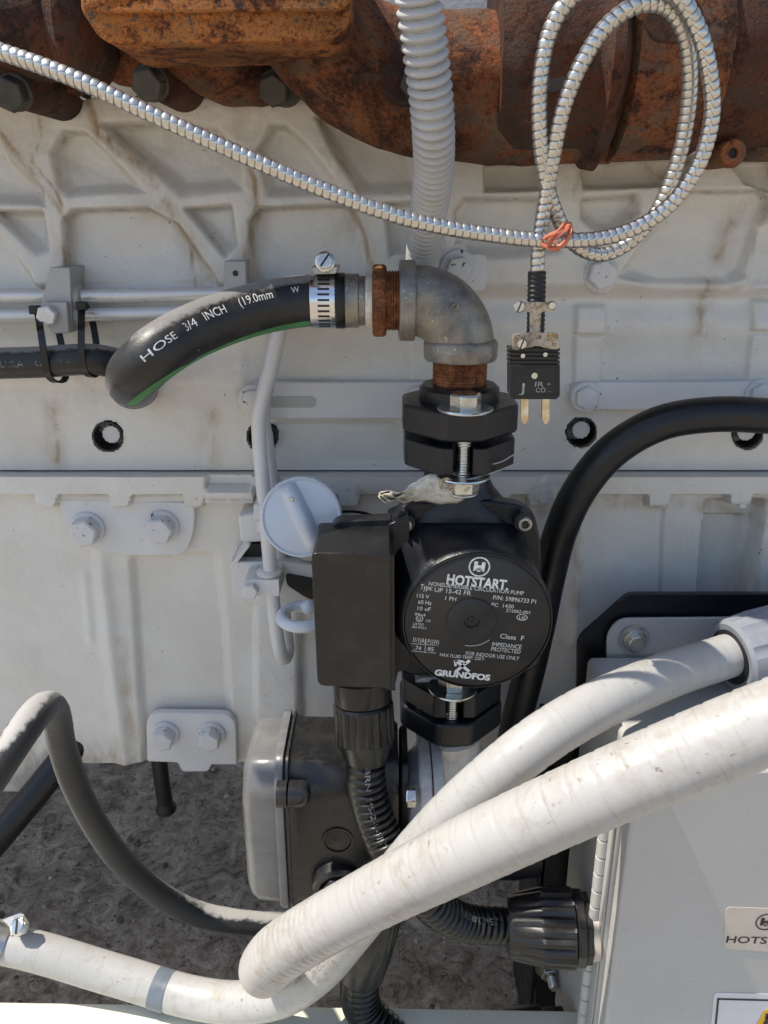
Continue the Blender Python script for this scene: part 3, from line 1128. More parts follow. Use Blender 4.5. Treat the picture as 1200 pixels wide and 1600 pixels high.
t = thing('line_clamp', 'square grey two line clamp with a hex bolt, beside the cable ties', 'pipe clamp', P(90, 470, -.02))
g = Geo()
a = [(78, 416), (109, 416), (109, 452), (63, 500), (70, 512), (104, 522), (60, 488), (64, 470)]
g.plate(rp([(78, 418), (109, 418), (113, 520), (82, 520), (60, 492)], [2, 2, 3, 3, 3]), -.034, .03)
obj('clamp_body', g, MT['clip_grey'], t, bevel=.001)
g = Geo()
g.plate(rp([(66, 472), (104, 472), (108, 520), (82, 522), (62, 494)], 3), -.040, .006)
obj('front_plate', g, MT['clip_grey'], t, bevel=.001)
g = Geo()
g.hexbolt(face(77, 492, -.040), .0072, .007, 0, 0, R(10))
obj('bolt', g, MT['line_metal'], t, bevel=.0004)
for yy in (464, 492):
    g = Geo()
    g.lathe([(.0048, 0), (.0085, .001), (.0095, .004), (.0085, .007), (.0048, .008)], 20, axis_frame(P(112, yy, -.022), (1, 0, 0)))
    obj('rubber_grommet', g, MT['clip_grey'], t)
t = thing('line_clamp', 'grey two line clamp half hidden behind the bend of the black hose', 'pipe clamp', P(366, 440, -.02), )
g = Geo()
g.plate(rp([(350, 408), (384, 408), (386, 500), (348, 500)], 2), -.034, .03)
obj('clamp_body', g, MT['clip_grey'], t, bevel=.001)
g = Geo()
g.lathe([(.002, -.001), (.002, .0004)], 10, face(368, 427, -.034))
obj('pin_hole', g, MT['dark_hole'], t)

# ================================================================== SMALL HOSE AND CABLE TIES
pa = pxpath([(-330, 575, -.045), (-100, 570, -.045), (60, 566, -.045), (150, 562, -.045), (190, 572, -.035), (215, 600, -.01), (222, 610, .01)], .006)
g = Geo()
g.sweep(pa, .0108, 22)
hs = obj('coolant_hose', g, MT['rubber'], label='short straight black hose with faint white print, hung from the steel line by cable ties', cat='hose')
g = Geo()
for s, x, w, h in (('U.S.A.', -2, 40, 10), ('C510', 50, 20, 8), ('44', 74, 9, 7), ('B3W', 93, 16, 8)):
    i = int(np.argmin(abs(pa.p[:, 0] - P(x, 566, -.055).x)))
    m_ = mpp(566, -.055)
    text_on_path(g, pa, pa.s[i], pa.cam_angle(pa.s[i]) + .06, .0110, s, w * m_, h * m_)
obj('print', g, MT['ink_faint'], hs, smooth=None, kind='stuff')


def tie_loop(pts, w=.0045, th=.0013):
    pa = Path(pts, .004)
    g = Geo()
    rings = []
    for i in range(len(pa.s)):
        T = pa.T[i]
        sx = np.array((1.0, 0, 0.0))
        sx = sx - T * np.dot(sx, T)
        sx /= np.linalg.norm(sx)
        nn = np.cross(T, sx)
        c = pa.p[i]
        rings.append([tuple(c + sx * a * w / 2 + nn * b * th / 2) for a, b in ((-1, -1), (1, -1), (1, 1), (-1, 1))])
    g.rings(rings)
    return g


for nm, (px, tail, lab) in enumerate(((56, True, 'black cable tie with a long drooping loop, left of the line clamp'),
                                      (126, False, 'black cable tie pulled tight, right of the line clamp'))):
    t = thing('cable_tie', lab, 'cable tie', P(px, 480, -.03), 'cable ties holding the small hose')
    dx = 8
    b = (608, 590) if not tail else (600, 586)
    if tail:
        pts = [P(px + 2, 484, -.031), P(px + 8, 520, -.055), P(px + 14, 560, -.0575), P(px + 20, 588, -.054), P(px + 32, 597, -.046), P(px + 46, 592, -.036), P(px + 44, 560, -.030), P(px + 36, 520, -.022), P(px + 28, 488, -.014), P(px + 12, 478, -.014)]
    else:
        pts = [P(px + 2, 480, -.031), P(px + 1, 520, -.055), P(px + 2, 560, -.0575), P(px + 8, 583, -.053), P(px + 22, 588, -.045), P(px + 26, 560, -.032), P(px + 22, 520, -.022), P(px + 14, 488, -.014), P(px + 6, 476, -.014)]
    obj('strap', tie_loop(pts), MT['rubber_black'], t)
    g = Geo()
    g.box((0, 0, 0), (.0076, .005, .0058), Matrix.Translation(P(px - 1 + (3 if not tail else 0), 484 if tail else 478, -.0345)))
    obj('tie_head', g, MT['rubber_black'], t, bevel=.0008)

# ================================================================== EXHAUST MANIFOLD
mf = thing('exhaust_manifold', 'heavily rusted cast exhaust manifold along the top edge', 'exhaust manifold', P(600, 240, -.08))
# heavy flange pair
g = Geo()
g.plate(rp([(122, -140), (548, -140), (548, 38), (520, 62), (178, 70), (152, 56), (127, 17)], [5, 30, 20, 22, 18, 18, 10]), -.165, .07)
fl = lumpy(obj('flange', g, MT['rust_orange'], mf, bevel=.008, seg=4), .0016, .012, 4)
g = Geo()
g.plate(rp([(128, -140), (552, -140), (549, 2), (532, 16), (160, 20), (136, 12)], [5, 30, 12, 16, 12, 10]), -.169, .02)
lumpy(obj('cover_plate', g, MT['rust_orange'], mf, bevel=.005, seg=3), .0014, .012, 4)
# left log
g = Geo()
c = P(60, 28, -.076)
r0 = .0335
prof = [(r0, -1.6), (r0, P(104, 28, -.076).x - c.x - .006), (r0 * .97, P(104, 28, -.076).x - c.x - .002), (r0 * 1.10, P(104, 28, -.076).x - c.x + .003), (r0 * 1.16, P(118, 28, -.076).x - c.x),
        (r0 * 1.17, P(136, 28, -.076).x - c.x), (r0 * 1.06, P(152, 28, -.076).x - c.x), (r0 * .9, P(160, 28, -.076).x - c.x), (r0 * .6, P(175, 28, -.076).x - c.x)]
g.lathe(dense(prof), 48, axis_frame(c, Vector((1, 0, -.04))))
lumpy(obj('log_pipe', g, MT['rust_dark'], mf), .0022, .02)
g = Geo()
g.plate(rp([(-330, 88), (60, 92), (128, 100), (118, 140), (86, 152), (-330, 158)], 8), -.05, .06)
obj('port_flange', g, MT['rust_mid'], mf, bevel=.004)
# small runner
g = Geo()
g.sweep(pxpath([(270, -60, -.07), (290, 10, -.07), (318, 55, -.065), (352, 82, -.05), (400, 90, -.02)], .006), .029, 32)
g.sphere((0, 0, 0), .025, 20, Matrix.Translation(P(240, 92, -.045)), (1.6, .9, .7))
lumpy(obj('runner', g, MT['rust_mid'], mf), .0045, .022)
# big runner sweeping right
pa = pxpath([(440, -70, -.09), (470, 10, -.09), (540, 88, -.085), (640, 132, -.075), (760, 140, -.07), (900, 138, -.065), (960, 138, -.065)], .006)
u = pa.s / pa.L
g = Geo()
g.sweep(pa, np.interp(u, [0, .25, .5, .8, 1], [.030, .034, .040, .0425, .042]), 44)
lumpy(obj('runner', g, MT['rust_mid'], mf), .0045, .022)
# right log with collar and sleeve
c = P(900, 86, -.076)
X = lambda px: P(px, 86, -.076).x - c.x
g = Geo()
rl = .0532
g.lathe(dense([(rl * .92, X(770)), (rl, X(800)), (rl, X(905)), (rl * 1.03, X(912)), (rl * 1.16, X(920)), (rl * 1.18, X(934)), (rl * 1.04, X(946)), (rl * .96, X(950)), (rl * .96, X(958))]), 56, axis_frame(c, (1, 0, .02)))
lumpy(obj('log_pipe', g, MT['rust_dark'], mf), .0026, .02)
g = Geo()
g.lathe(dense([(rl * 1.02, X(952)), (rl * 1.10, X(957)), (rl * 1.085, X(1080)), (rl * 1.03, X(1092))]), 56, axis_frame(c, (1, 0, .03)))
lumpy(obj('sleeve', g, MT['rust_mid'], mf), .0018, .015)
g = Geo()
g.lathe(dense([(rl * .99, X(1085)), (rl * 1.0, X(1120)), (rl, X(1560))]), 56, axis_frame(c, (1, 0, .03)))
lumpy(obj('log_pipe', g, MT['rust_dark'], mf), .0026, .02)
g = Geo()
g.lathe([(.0075, -.03), (.0075, 0), (.0082, .004), (.0070, .0065), (.003, .0065), (.0026, .003), (.0001, .003)], 22, face(1139, 240, -.100))
lug = obj('lug', g, MT['rust_mid'], mf)
g = Geo()
g.lathe([(.0026, .0036), (.0026, .0030)], 12, face(1139, 240, -.100))
obj('hole', g, MT['dark_hole'], lug)
g = Geo()
g.plate(rp([(838, 170), (910, 170), (908, 224), (900, 236), (876, 237), (868, 228), (840, 230)], 5), -.07, .05)
obj('foot', g, MT['rust_mid'], mf, bevel=.002)
g = Geo()
g.plate(rp([(1180, 150), (1330, 150), (1330, 246), (1190, 246), (1180, 236)], 10), -.08, .05)
obj('foot', g, MT['rust_mid'], mf, bevel=.003)
g = Geo()
g.plate(rp([(1004, -60), (1075, -60), (1070, 62), (1056, 70), (1020, 66), (1006, 40)], 12), -.135, .05)
obj('cast_boss', g, MT['rust_dark'], mf, bevel=.004)
g = Geo()
g.sweep(pxpath([(998, 22, -.14), (1010, 12, -.143), (1030, 4, -.143), (1046, -4, -.14), (1060, -20, -.13)], .002), .0034, 12)
obj('wire_hook', g, MT['rust_mid'], mf)
g = Geo()
g.plate(rp([(880, -80), (1005, -80), (1005, 6), (962, 20), (948, 66), (880, 72)], 14), -.112, .05)
obj('cast_rib', g, MT['rust_dark'], mf, bevel=.005)
for px, py, Y, sp in ((25, 145, -.082, .0145), (238, 130, -.080, .0145), (432, 138, -.06, .0115)):
    g = Geo()
    g.lathe([(sp, -.06), (sp, -.012), (sp * .93, -.010)], 26, face(px + (11 if px < 300 else 2), py - 15, Y))
    s_ = obj('spacer', g, MT['rust_dark'] if px < 300 else MT['bolt_dark'], mf)
    g = Geo()
    g.hexbolt(face(px, py - 2, Y - .002, R(-6), R(18)), .0098, .009, .0108, .003, R(10 + px))
    obj('bolt', g, MT['bolt_dark'], s_, bevel=.0006)
for px, py, Y in ((850, 112, -.118), (634, 122, -.118)):
    g = Geo()
    g.lathe([(.0135, -.015), (.0135, .001), (.012, .0025)], 26, face(px, py, Y))
    s_ = obj('spacer', g, MT['rust_dark'], mf)
    g = Geo()
    g.hexbolt(face(px + 14, py + 10, Y - .002), .0085, .006, 0, 0, R(12))
    obj('bolt', g, MT['bolt_dark'], s_, bevel=.0006)

# ================================================================== RIBBED LOOM
pa = pxpath([(640, -330, -.18), (650, -60, -.176), (655, 0, -.171), (662, 60, -.165), (671, 130, -.156), (677, 200, -.143), (677, 270, -.116), (668, 340, -.078), (661, 395, -.043), (659, 430, -.018), (659, 470, 0)], .0007)
g = Geo()
PT = .0050
g.sweep(pa, lambda s, t: .0100 + .0016 * (2 * np.abs(np.sin(np.pi * s / PT)) ** .8 - 1), 28)
lo = obj('wiring_loom', g, MT['loom'], label='pale grey ribbed loom tube rising past the rusty manifold', cat='cable loom', smooth=60)
g = Geo()
for k in range(3, 13):                       # vent slots between the ribs on the front
    s = (round(pa.ctrl[1] / PT) + k) * PT + .0007
    a = pa.cam_angle(s) + .12
    for q in (-.16, 0, .16):
        g.sphere((0, 0, 0), .0017, 8, Matrix.Translation(pa.surf(s, a + q, .0088)), (1.2, .6, .5))
obj('slits', g, MT['clip_grey'], lo, kind='stuff')

# ================================================================== ARMOURED CABLE
arm_pts = [(-620, -70, -.17), (-130, 30, -.185), (-40, 66, -.19), (100, 116, -.195), (240, 180, -.195), (380, 243, -.192), (520, 302, -.188), (640, 343, -.184), (760, 366, -.180), (870, 376, -.178), (960, 368, -.178),
           (1036, 330, -.180), (1086, 268, -.184), (1112, 185, -.188), (1108, 110, -.192), (1088, 40, -.195), (1052, -14, -.196), (990, -40, -.194), (930, -30, -.190), (882, 8, -.187), (856, 60, -.184),
           (844, 130, -.182), (844, 210, -.178), (853, 280, -.172), (870, 336, -.166), (900, 384, -.160), (940, 398, -.158), (982, 380, -.160), (1024, 334, -.163), (1056, 260, -.167), (1074, 180, -.172),
           (1078, 110, -.178), (1068, 48, -.184), (1040, 10, -.188), (996, 8, -.190), (950, 38, -.188), (908, 100, -.186), (880, 170, -.182), (864, 245, -.176), (852, 315, -.170), (842, 380, -.168), (839, 432, -.168)]
pa = pxpath(arm_pts, .00046)
PITCHC = .0038


def armour(s, t):
    ph = np.mod(s / PITCHC - t / (2 * np.pi), 1.0)
    return .00375 * (1 + .05 * np.sin(np.pi * np.clip(ph / .85, 0, 1)) - .11 * np.exp(-((ph - .92) / .05) ** 2))


g = Geo()
g.sweep(pa, armour, 16)
g.a = [float(x) for x in (pa.s[:, None] / PITCHC - np.linspace(0, 1, 16, endpoint=False)[None, :] + 2).ravel()]
cab = obj('armoured_cable', g, MT['armour'], label='shiny spiral steel cable strung across and coiled into two hanging loops', cat='cable', smooth=50)

# ================================================================== ORANGE BAND
t = thing('rubber_band', 'orange rubber band tying the crossing of the coiled steel cable', 'rubber band', P(872, 385, -.17))
for k, pts in enumerate(([(850, 372, -.184), (862, 366, -.188), (880, 360, -.188), (890, 352, -.184), (889, 368, -.186), (880, 382, -.186), (862, 388, -.184), (846, 382, -.182)],
                         [(856, 380, -.184), (872, 368, -.1885), (886, 358, -.187), (882, 350, -.18), (876, 358, -.188), (860, 374, -.188), (858, 384, -.184)],
                         [(890, 350, -.176), (892, 362, -.186), (887, 374, -.1875), (876, 386, -.186), (866, 390, -.178), (866, 380, -.165), (884, 352, -.165)])):
    pa2 = pxpath(pts, .0012)
    g = Geo()
    g.sweep(pa2, lambda s, t_: (.0006 + .0007 * np.abs(np.cos(t_)) * (1 + .25 * np.sin(s * 300))), 8)
    obj('loop', g, MT['orange_band'], t)

# ================================================================== THERMOCOUPLE PLUG
t = thing('sensor_plug', 'black two pin sensor plug with a rusty cable clamp hanging from the steel cable', 'plug', P(838, 665, -.168))
YP = -.168
g = Geo()
pa2 = pxpath([(839, 424, YP), (838, 475, YP), (836, 545, YP)], .0008)
g.sweep(pa2, lambda s, t_: .0048 + .0003 * np.sin(s * 2600 + t_), 16)
obj('cable_sleeve', g, MT['rubber_black'], t)
g = Geo()
g.plate(rp([(806, 472), (868, 472), (868, 486), (846, 488), (844, 520), (872, 520), (873, 546), (858, 545), (838, 540), (815, 546), (801, 547), (801, 523), (828, 519), (828, 488), (806, 486)], [4, 4, 4, 2, 2, 4, 4, 2, 6, 2, 4, 4, 2, 2, 4]), YP - .0068, .0012)
obj('cable_clamp', g, MT['rust_plate'], t, bevel=.0003)
for px, py, r, m in ((811, 479, .0032, 'zinc'), (862, 477, .0022, 'zinc'), (815, 537, .0030, 'zinc'), (856, 536, .0022, 'rust_plate')):
    g = Geo()
    M = face(px, py, YP - .0068)
    g.lathe([(r, -.0005), (r, .0008), (r * .8, .0016)], 18, M)
    sc = obj('screw', g, MT[m], t)
    if r > .0025:
        g = Geo()
        g.box((0, 0, .00165), (.0007, r * 1.7, .0003), M @ Matrix.Rotation(R(-20), 4, 'Z'))
        obj('slot', g, MT['dark_hole'], sc)
g = Geo()
g.plate(rp([(797, 570), (875, 570), (875, 618), (870, 624), (802, 624), (797, 618)], [1, 1, 2, 2, 2, 2]), YP - .006, .012)
bd = obj('plug_body', g, MT['label_black'], t, bevel=.0006)
for k in range(4):
    y = 544 + k * 6.6
    g = Geo()
    g.plate(rp(rect(796, y, 875, y + 4.6), 1.5), YP - .0057, .0114)
    obj('grip_rib', g, MT['black_plastic'], t, bevel=.0003)
g = Geo()
g.plate(rect(800, 544, 871, 572), YP - .0045, .009)
obj('grip_core', g, MT['black_plastic'], t)
g = Geo()
q = [(801, 574), (870, 574), (870, 618), (801, 618)]
for (a, b, c, d) in ((801, 574, 870, 575.2), (801, 617, 870, 618.2), (801, 574, 802.2, 618), (869, 574, 870.2, 618)):
    g.plate(rect(a, b, c, d), YP - .0063, .0004)
obj('raised_border', g, MT['black_plastic'], t)
g = Geo()
m_ = mpp(600, YP)
for s, x, y, w, h in (('J', 811, 613, 8, 15), ('IR', 836, 604, 13, 8), ('CO', 837, 613, 15, 7.5), ('+', 854, 603, 6, 6), ('-', 855, 613, 6, 3)):
    put_text(g, s, face(x, y, YP - .0062), w * m_, h * m_)
obj('print', g, MT['ink_grey'], bd, smooth=None, kind='stuff')
g = Geo()
for px, py, r in ((835, 587, .0017), (817, 556, .0012), (852, 554, .0012)):
    g.lathe([(r, -.001), (r, .0004)], 12, face(px, py, YP - .0062))
obj('rivet', g, MT['zinc'], t)
for px in (820, 853):
    g = Geo()
    pz = rp([(px - 6, 622), (px + 6, 622), (px + 6, 655), (px + 2, 663), (px - 2, 663), (px - 6, 655)], 2)
    g.plate(pz, YP - .0012, .0024)
    obj('pin', g, MT['brass'], t, bevel=.0006)

# ================================================================== HOSE, CLAMP AND PIPE FITTINGS
YA = -.085                                  # the pump's pipe axis stands 85 mm off the block
ax = P(722, 470, YA)
pa = pxpath([(552, 470, YA), (480, 470, YA), (410, 481, -.093), (345, 500, -.107), (285, 526, -.124), (240, 555, -.137), (214, 580, -.134), (207, 594, -.112), (206, 599, -.08), (208, 604, -.04), (214, 604, .0)], .0016)
g = Geo()
g.sweep(pa, .0160, 40)
hose = obj('heater_hose', g, MT['rubber'], label='thick black rubber hose with white print and a green stripe, curling back at the left', cat='hose')
g = Geo()
sL = pa.ctrl
n = 60
rr_ = .01625
vs, al = [], []
for i in range(n + 1):
    s = sL[1] + (sL[7] - .004 - sL[1]) * i / n
    q = math.atan2(np.dot(np.array((0, -.58, -.81)), pa.at(s)[3]), np.dot(np.array((0, -.58, -.81)), pa.at(s)[2]))
    if i > n * .7:
        q = q0 + (q - q0) * .15
    q0 = q
    for w in (-.20, 0, .20):
        vs.append(pa.surf(s, q + w, rr_))
g.add(vs, [(i * 3 + k, i * 3 + k + 1, i * 3 + k + 4, i * 3 + k + 3) for i in range(n) for k in range(2)])
obj('green_stripe', g, MT['green'], hose)
g = Geo()


def hose_text(g, s, px, w, h, off):
    i = int(np.argmin([abs(proj(p)[0] - px) if k < len(pa.s) * .62 else 1e9 for k, p in enumerate(pa.p)]))
    s0 = pa.s[i]
    m_ = mpp(500, pa.p[i][1] - .012)
    a = pa.cam_angle(s0 - w * m_ / 2)
    text_on_path(g, pa, s0, a + off, .01622, s, w * m_, h * m_, sgn=-1)


for s, px, w, h, off in (('NG', 206, 17, 10, .0), ('HOSE', 234, 38, 13, .16), ('3/4', 278, 24, 15, .26), ('INCH', 310, 42, 15, .34), ('(19.0mm', 364, 62, 15, .44), ('W', 452, 14, 11, .48)):
    hose_text(g, s, px, w, h, off)
obj('print', g, MT['ink_worn'], hose, smooth=None, kind='stuff')

t = thing('hose_clamp', 'bright slotted steel worm clamp round the end of the hose', 'hose clamp', P(507, 470, YA))
c = P(507, 470, YA)
xa = axis_frame(c, (1, 0, 0))
wd = 40 * mpp(470, YA)
g = Geo()
g.lathe([(.0162, -wd / 2), (.0170, -wd / 2), (.0170, wd / 2), (.0162, wd / 2)], 48, xa, closed=True)
bn = obj('band', g, MT['steel'], t, bevel=.0002)
for k in range(15):
    a = R(-62 + k * 11.5)
    d = Vector((0, -math.cos(a), math.sin(a)))
    g = Geo()
    y_ = d.cross(Vector((1, 0, 0)))
    g.box((0, 0, 0), (.0072, .0013, .0003), Matrix.Translation(c + d * .01703 + Vector((.0005, 0, 0))) @ Matrix(((1, y_.x, d.x, 0), (0, y_.y, d.y, 0), (0, y_.z, d.z, 0), (0, 0, 0, 1))))
    obj('slot', g, MT['dark_hole'], bn)
g = Geo()
g.plate(rp([(486, 417), (528, 416), (526, 428), (490, 429)], 3), YA - .016, .026)
obj('screw_housing', g, MT['steel_dull'], t, bevel=.001)
M = face(508, 409, YA - .016, 0, R(-14))
g = Geo()
g.lathe([(.0046, -.020), (.0046, 0)], 18, M)
g.lathe([(.0062, -.001), (.0062, .0006), (.0050, .0012)], 24, M)
g.hexbolt(M, .0054, .0045, 0, 0, R(8))
sc = obj('screw', g, MT['zinc'], t, bevel=.0003)
g = Geo()
g.box((0, 0, .0046), (.0011, .0085, .0006), M @ Matrix.Rotation(R(-35), 4, 'Z'))
obj('slot', g, MT['dark_hole'], sc)

t = thing('pipe_elbow', 'grey iron pipe elbow with rusty bushing and nipple, joining hose to pump', 'pipe fitting', P(722, 620, YA))
Xl = lambda px: (px - 722) * mpp(470, YA)
xf = axis_frame(ax, (1, 0, 0))
MH = lambda r: r * mpp(470, YA)
# hose end collar and barb
g = Geo()
g.lathe([(.0168, Xl(523)), (.0172, Xl(527)), (.0172, Xl(538)), (.0166, Xl(540))], 40, xf)
obj('hose_cuff', g, MT['rubber_black'], hose)
g = Geo()
g.lathe([(MH(38), Xl(538)), (MH(41), Xl(541)), (MH(41), Xl(560)), (MH(38), Xl(562)), (MH(37.5), Xl(570)), (MH(39), Xl(571)), (MH(39), Xl(584))], 40, xf)
obj('hose_barb', g, MT['galv'], t)
g = Geo()
g.lathe([(MH(36), Xl(570)), (MH(40.5), Xl(572)), (MH(41), Xl(583)), (MH(38), Xl(586))], 36, xf, mod=lambda r, z, a, i: r * (1 + .012 * math.sin(9 * a) + .012 * math.sin(23 * a)))
obj('thread_tape', g, MT['tag'], t)
g = Geo()
ph = R(20)
h6 = lambda r, x: [(r * math.cos(ph + i * math.pi / 3), r * math.sin(ph + i * math.pi / 3), x) for i in range(6)]
g.rings([h6(MH(50), Xl(582)), h6(MH(56), Xl(585)), h6(MH(56), Xl(601)), h6(MH(50), Xl(604))], True, xf)
obj('bushing_hex', g, MT['rust_fit'], t, bevel=.0012)
thr = [(MH(46 if k % 2 else 43.5), Xl(602 + k * 2.2)) for k in range(13)]
g = Geo()
g.lathe(thr, 40, xf)
obj('bushing_thread', g, MT['rust_fit'], t)
# elbow body
C0 = ax
Zb = P(722, 566, YA - .02).z
zc = C0.z
lo_ = Zb - zc
Rb = .0300
pts = [C0 + Vector((Xl(636), 0, 0)), C0 + Vector((-Rb, 0, 0))]
for k in range(1, 8):
    a = math.pi / 2 * k / 8
    pts.append(C0 + Vector((-Rb + Rb * math.sin(a), 0, -Rb + Rb * math.cos(a))))
pts += [C0 + Vector((0, 0, -Rb)), C0 + Vector((0, 0, lo_ + .004))]
pb = Path(pts, .0015)
g = Geo()
g.sweep(pb, lambda s, a: .0218 + .0003 * np.sin(s * 90) + 0 * a, 48)
eb = obj('elbow_body', g, MT['galv'], t)
g = Geo()
g.lathe([(.0235, Xl(623)), (.0247, Xl(625)), (.0249, Xl(646)), (.0243, Xl(648)), (.0222, Xl(649))], 48, xf)
obj('collar', g, MT['galv'], t, bevel=.0003)
zf = axis_frame(C0, (0, 0, 1))
g = Geo()
g.lathe([(.0228, lo_ - .0015), (.0237, lo_), (.0239, lo_ + .0090), (.0232, lo_ + .0105), (.0222, lo_ + .0115)], 48, zf)
obj('collar', g, MT['galv'], t, bevel=.0003)
g = Geo()
m_ = mpp(480, YA - .02)
for a in (((690, 492), (700, 488), (706, 478)), ((706, 478), (714, 474), (717, 484)), ((700, 488), (714, 482), (716, 480))):
    pp = [P(x, y, YA - .0213) for x, y in a]
    g.sweep(Path(pp, .0008), .0009, 8)
obj('cast_mark', g, MT['galv'], eb)
# nipple
zt, zn = lo_, P(722, 616, YA - .017).z - zc
g = Geo()
prof = [(.0172 + (.0006 if k % 2 else 0), zt + (zn - .004 - zt) * k / 26) for k in range(27)]
g.lathe(prof, 40, zf)
obj('pipe_nipple', g, MT['rust_fit'], t)

# ================================================================== CIRCULATION PUMP
yaw = 0.0
pump = thing('circulation_pump', 'black circulation pump with a round white-lettered nameplate, at the centre', 'pump', P(727, 1110, YA))
px_ = ax.x
cA = Vector((px_, YA, 0))


def hexplan(wx, dy, nose, notch=0.0):
    pts = [(-nose, -dy), (nose, -dy), (wx, -.017), (wx, .017), (nose, dy), (-nose, dy), (-wx, .017), (-wx, -.017)]
    if notch:
        pts = [(-nose, -dy), (-notch, -dy), (-notch, -dy + .017), (notch, -dy + .017), (notch, -dy)] + pts[1:]
    return pts


def flange_set(z_hi, flip=1, collar=True):
    """two isolation flanges with their bolt; z_hi is the outer face of the outer flange"""
    f = flip
    A = Matrix.Translation(cA + Vector((0, 0, z_hi)))
    if f < 0:
        A = A @ Matrix.Rotation(math.pi, 4, 'Y')
    if collar:
        g = Geo()
        g.lathe([(.0262, -.002), (.0262, .0075), (.0238, .0098)], 40, A)
        obj('flange_collar', g, MT['black_paint'], pump)
    g = Geo()
    g.prism(rp(hexplan(.0372, .0435, .0120), .0045, 5), -.0185, 0, A)
    obj('outer_flange', g, MT['black_paint'], pump, bevel=.0018)
    g = Geo()
    g.prism(rp(hexplan(.0360, .0415, .0140, .0062), [.002, .001, .001, .001, .001, .002, .004, .004, .004, .004, .004, .004]), -.0405, -.0228, A)
    obj('inner_flange', g, MT['black_paint'], pump, bevel=.0009)
    g = Geo()
    g.lathe([(.021, -.0225), (.021, -.0195)], 32, A)
    obj('flange_seal', g, MT['rubber_black'], pump)
    B = A @ Matrix.Translation((.001, -.0335, 0))
    g = Geo()
    if collar:
        g.hexbolt(B @ Matrix.Translation((0, 0, .0012)), .0100, .0095, 0, 0, R(8))
    g.lathe([(.0049 if k % 2 else .0042, -.047 + k * .0009) for k in range(50 if collar else 48)], 20, B)
    obj('flange_bolt', g, MT['zinc'], pump, bevel=.0004)
    for z in ((.0, -.0435) if collar else (-.0435,)):
        g = Geo()
        g.lathe([(.0060, z), (.0172, z), (.0175, z + .0008), (.0172, z + .0016), (.0060, z + .0016)], 36, B, closed=True)
        obj('washer', g, MT['zinc'], pump)
    g = Geo()
    n0 = B @ Matrix.Translation((0, 0, -.0435)) @ Matrix.Rotation(math.pi, 4, 'X')
    g.hexbolt(n0, .0108, .0105, 0, 0, R(2))
    g.lathe([(.0098, .0098), (.0100, .0112), (.0072, .0118)], 28, n0)
    obj('nut', g, MT['zinc'], pump, bevel=.0005)


z_top = P(725, 646, YA - .043).z
flange_set(z_top, 1)
# volute neck and casing
zs = P(725, 815, YA).z
zc_l = P(745, 972, -.159).z
g = Geo()
nz = z_top - .041


def sup(cx, cz, a, b, e, y, n=48):
    out = []
    for i in range(n):
        t_ = 2 * math.pi * i / n
        c_, s_ = math.cos(t_), math.sin(t_)
        k = (abs(c_) ** e + abs(s_) ** e) ** (-1 / e)
        out.append((cx + a * k * c_, y, cz + b * k * s_))
    return out


def supz(cx, cy, a, b, e, z, n=40):
    out = []
    for i in range(n):
        t_ = 2 * math.pi * i / n
        c_, s_ = math.cos(t_), math.sin(t_)
        k = (abs(c_) ** e + abs(s_) ** e) ** (-1 / e)
        out.append((cx + a * k * c_, cy + b * k * s_, z))
    return out


g.rings([supz(px_, YA, .0222, .0222, 2, nz + .002), supz(px_, YA, .0222, .0222, 2, nz - .012), supz(px_, YA - .001, .025, .023, 2.1, nz - .019), supz(px_, YA - .002, .0335, .024, 2.4, nz - .029),
         supz(px_, YA - .003, .043, .0245, 3, nz - .038), supz(px_, YA - .003, .044, .025, 3, nz - .052), supz(px_, YA - .003, .046, .025, 3, zc_l), supz(px_, YA - .003, .040, .025, 3, zc_l - .036),
         supz(px_, YA, .0222, .0222, 2, zc_l - .052)])
obj('volute', g, MT['black_paint'], pump, smooth=50)
# motor housing: square flange running into the round can
cxf, czf = px_, zc_l + .001
cxl, czl = P(746, 972, -.159).x, zc_l
g = Geo()
secs = [(0.000, 5.0, .0475, -.098), (0.0, 5.0, .0475, -.112), (.08, 4.2, .0470, -.1135), (.25, 2.9, .0490, -.120), (.45, 2.25, .0500, -.130), (.72, 2.0, .0495, -.143), (.92, 2.0, .0485, -.1535), (1, 2.0, .0465, -.1565)]
g.rings([sup(cxf + (cxl - cxf) * k, czf + (czl - czf) * k, r, r, e, y, 72) for k, e, r, y in secs])
mh = obj('motor_housing', g, MT['black_paint'], pump, smooth=50)
# cover flange with ears behind it
g = Geo()
q = [(618, 802), (634, 786), (700, 782), (760, 782), (815, 790), (836, 804), (846, 850), (846, 1040), (812, 1056), (636, 1056), (614, 1040), (612, 830)]
g.plate(rp(q, 14), -.108, .014)
obj('cover_flange', g, MT['black_paint'], pump, bevel=.0018)
for sx, sy in ((633, 822), (821, 820)):
    g = Geo()
    M = face(sx, sy, -.121)
    g.lathe([(.0070, -.020), (.0070, -.006), (.0066, -.0045)], 24, M)
    bs_ = obj('screw_boss', g, MT['black_paint'], pump)
    g = Geo()
    g.lathe([(.0047, -.006), (.0047, -.0006), (.0043, 0), (.0028, 0), (.0026, -.0022), (.0001, -.0024)], 24, M)
    sc = obj('cap_screw', g, MT['steel_dull'], bs_)
    g = Geo()
    g.prism([(.0024 * math.cos(i * math.pi / 3), .0024 * math.sin(i * math.pi / 3)) for i in range(6)], -.0018, -.0012, M)
    obj('hex_socket', g, MT['dark_hole'], sc)
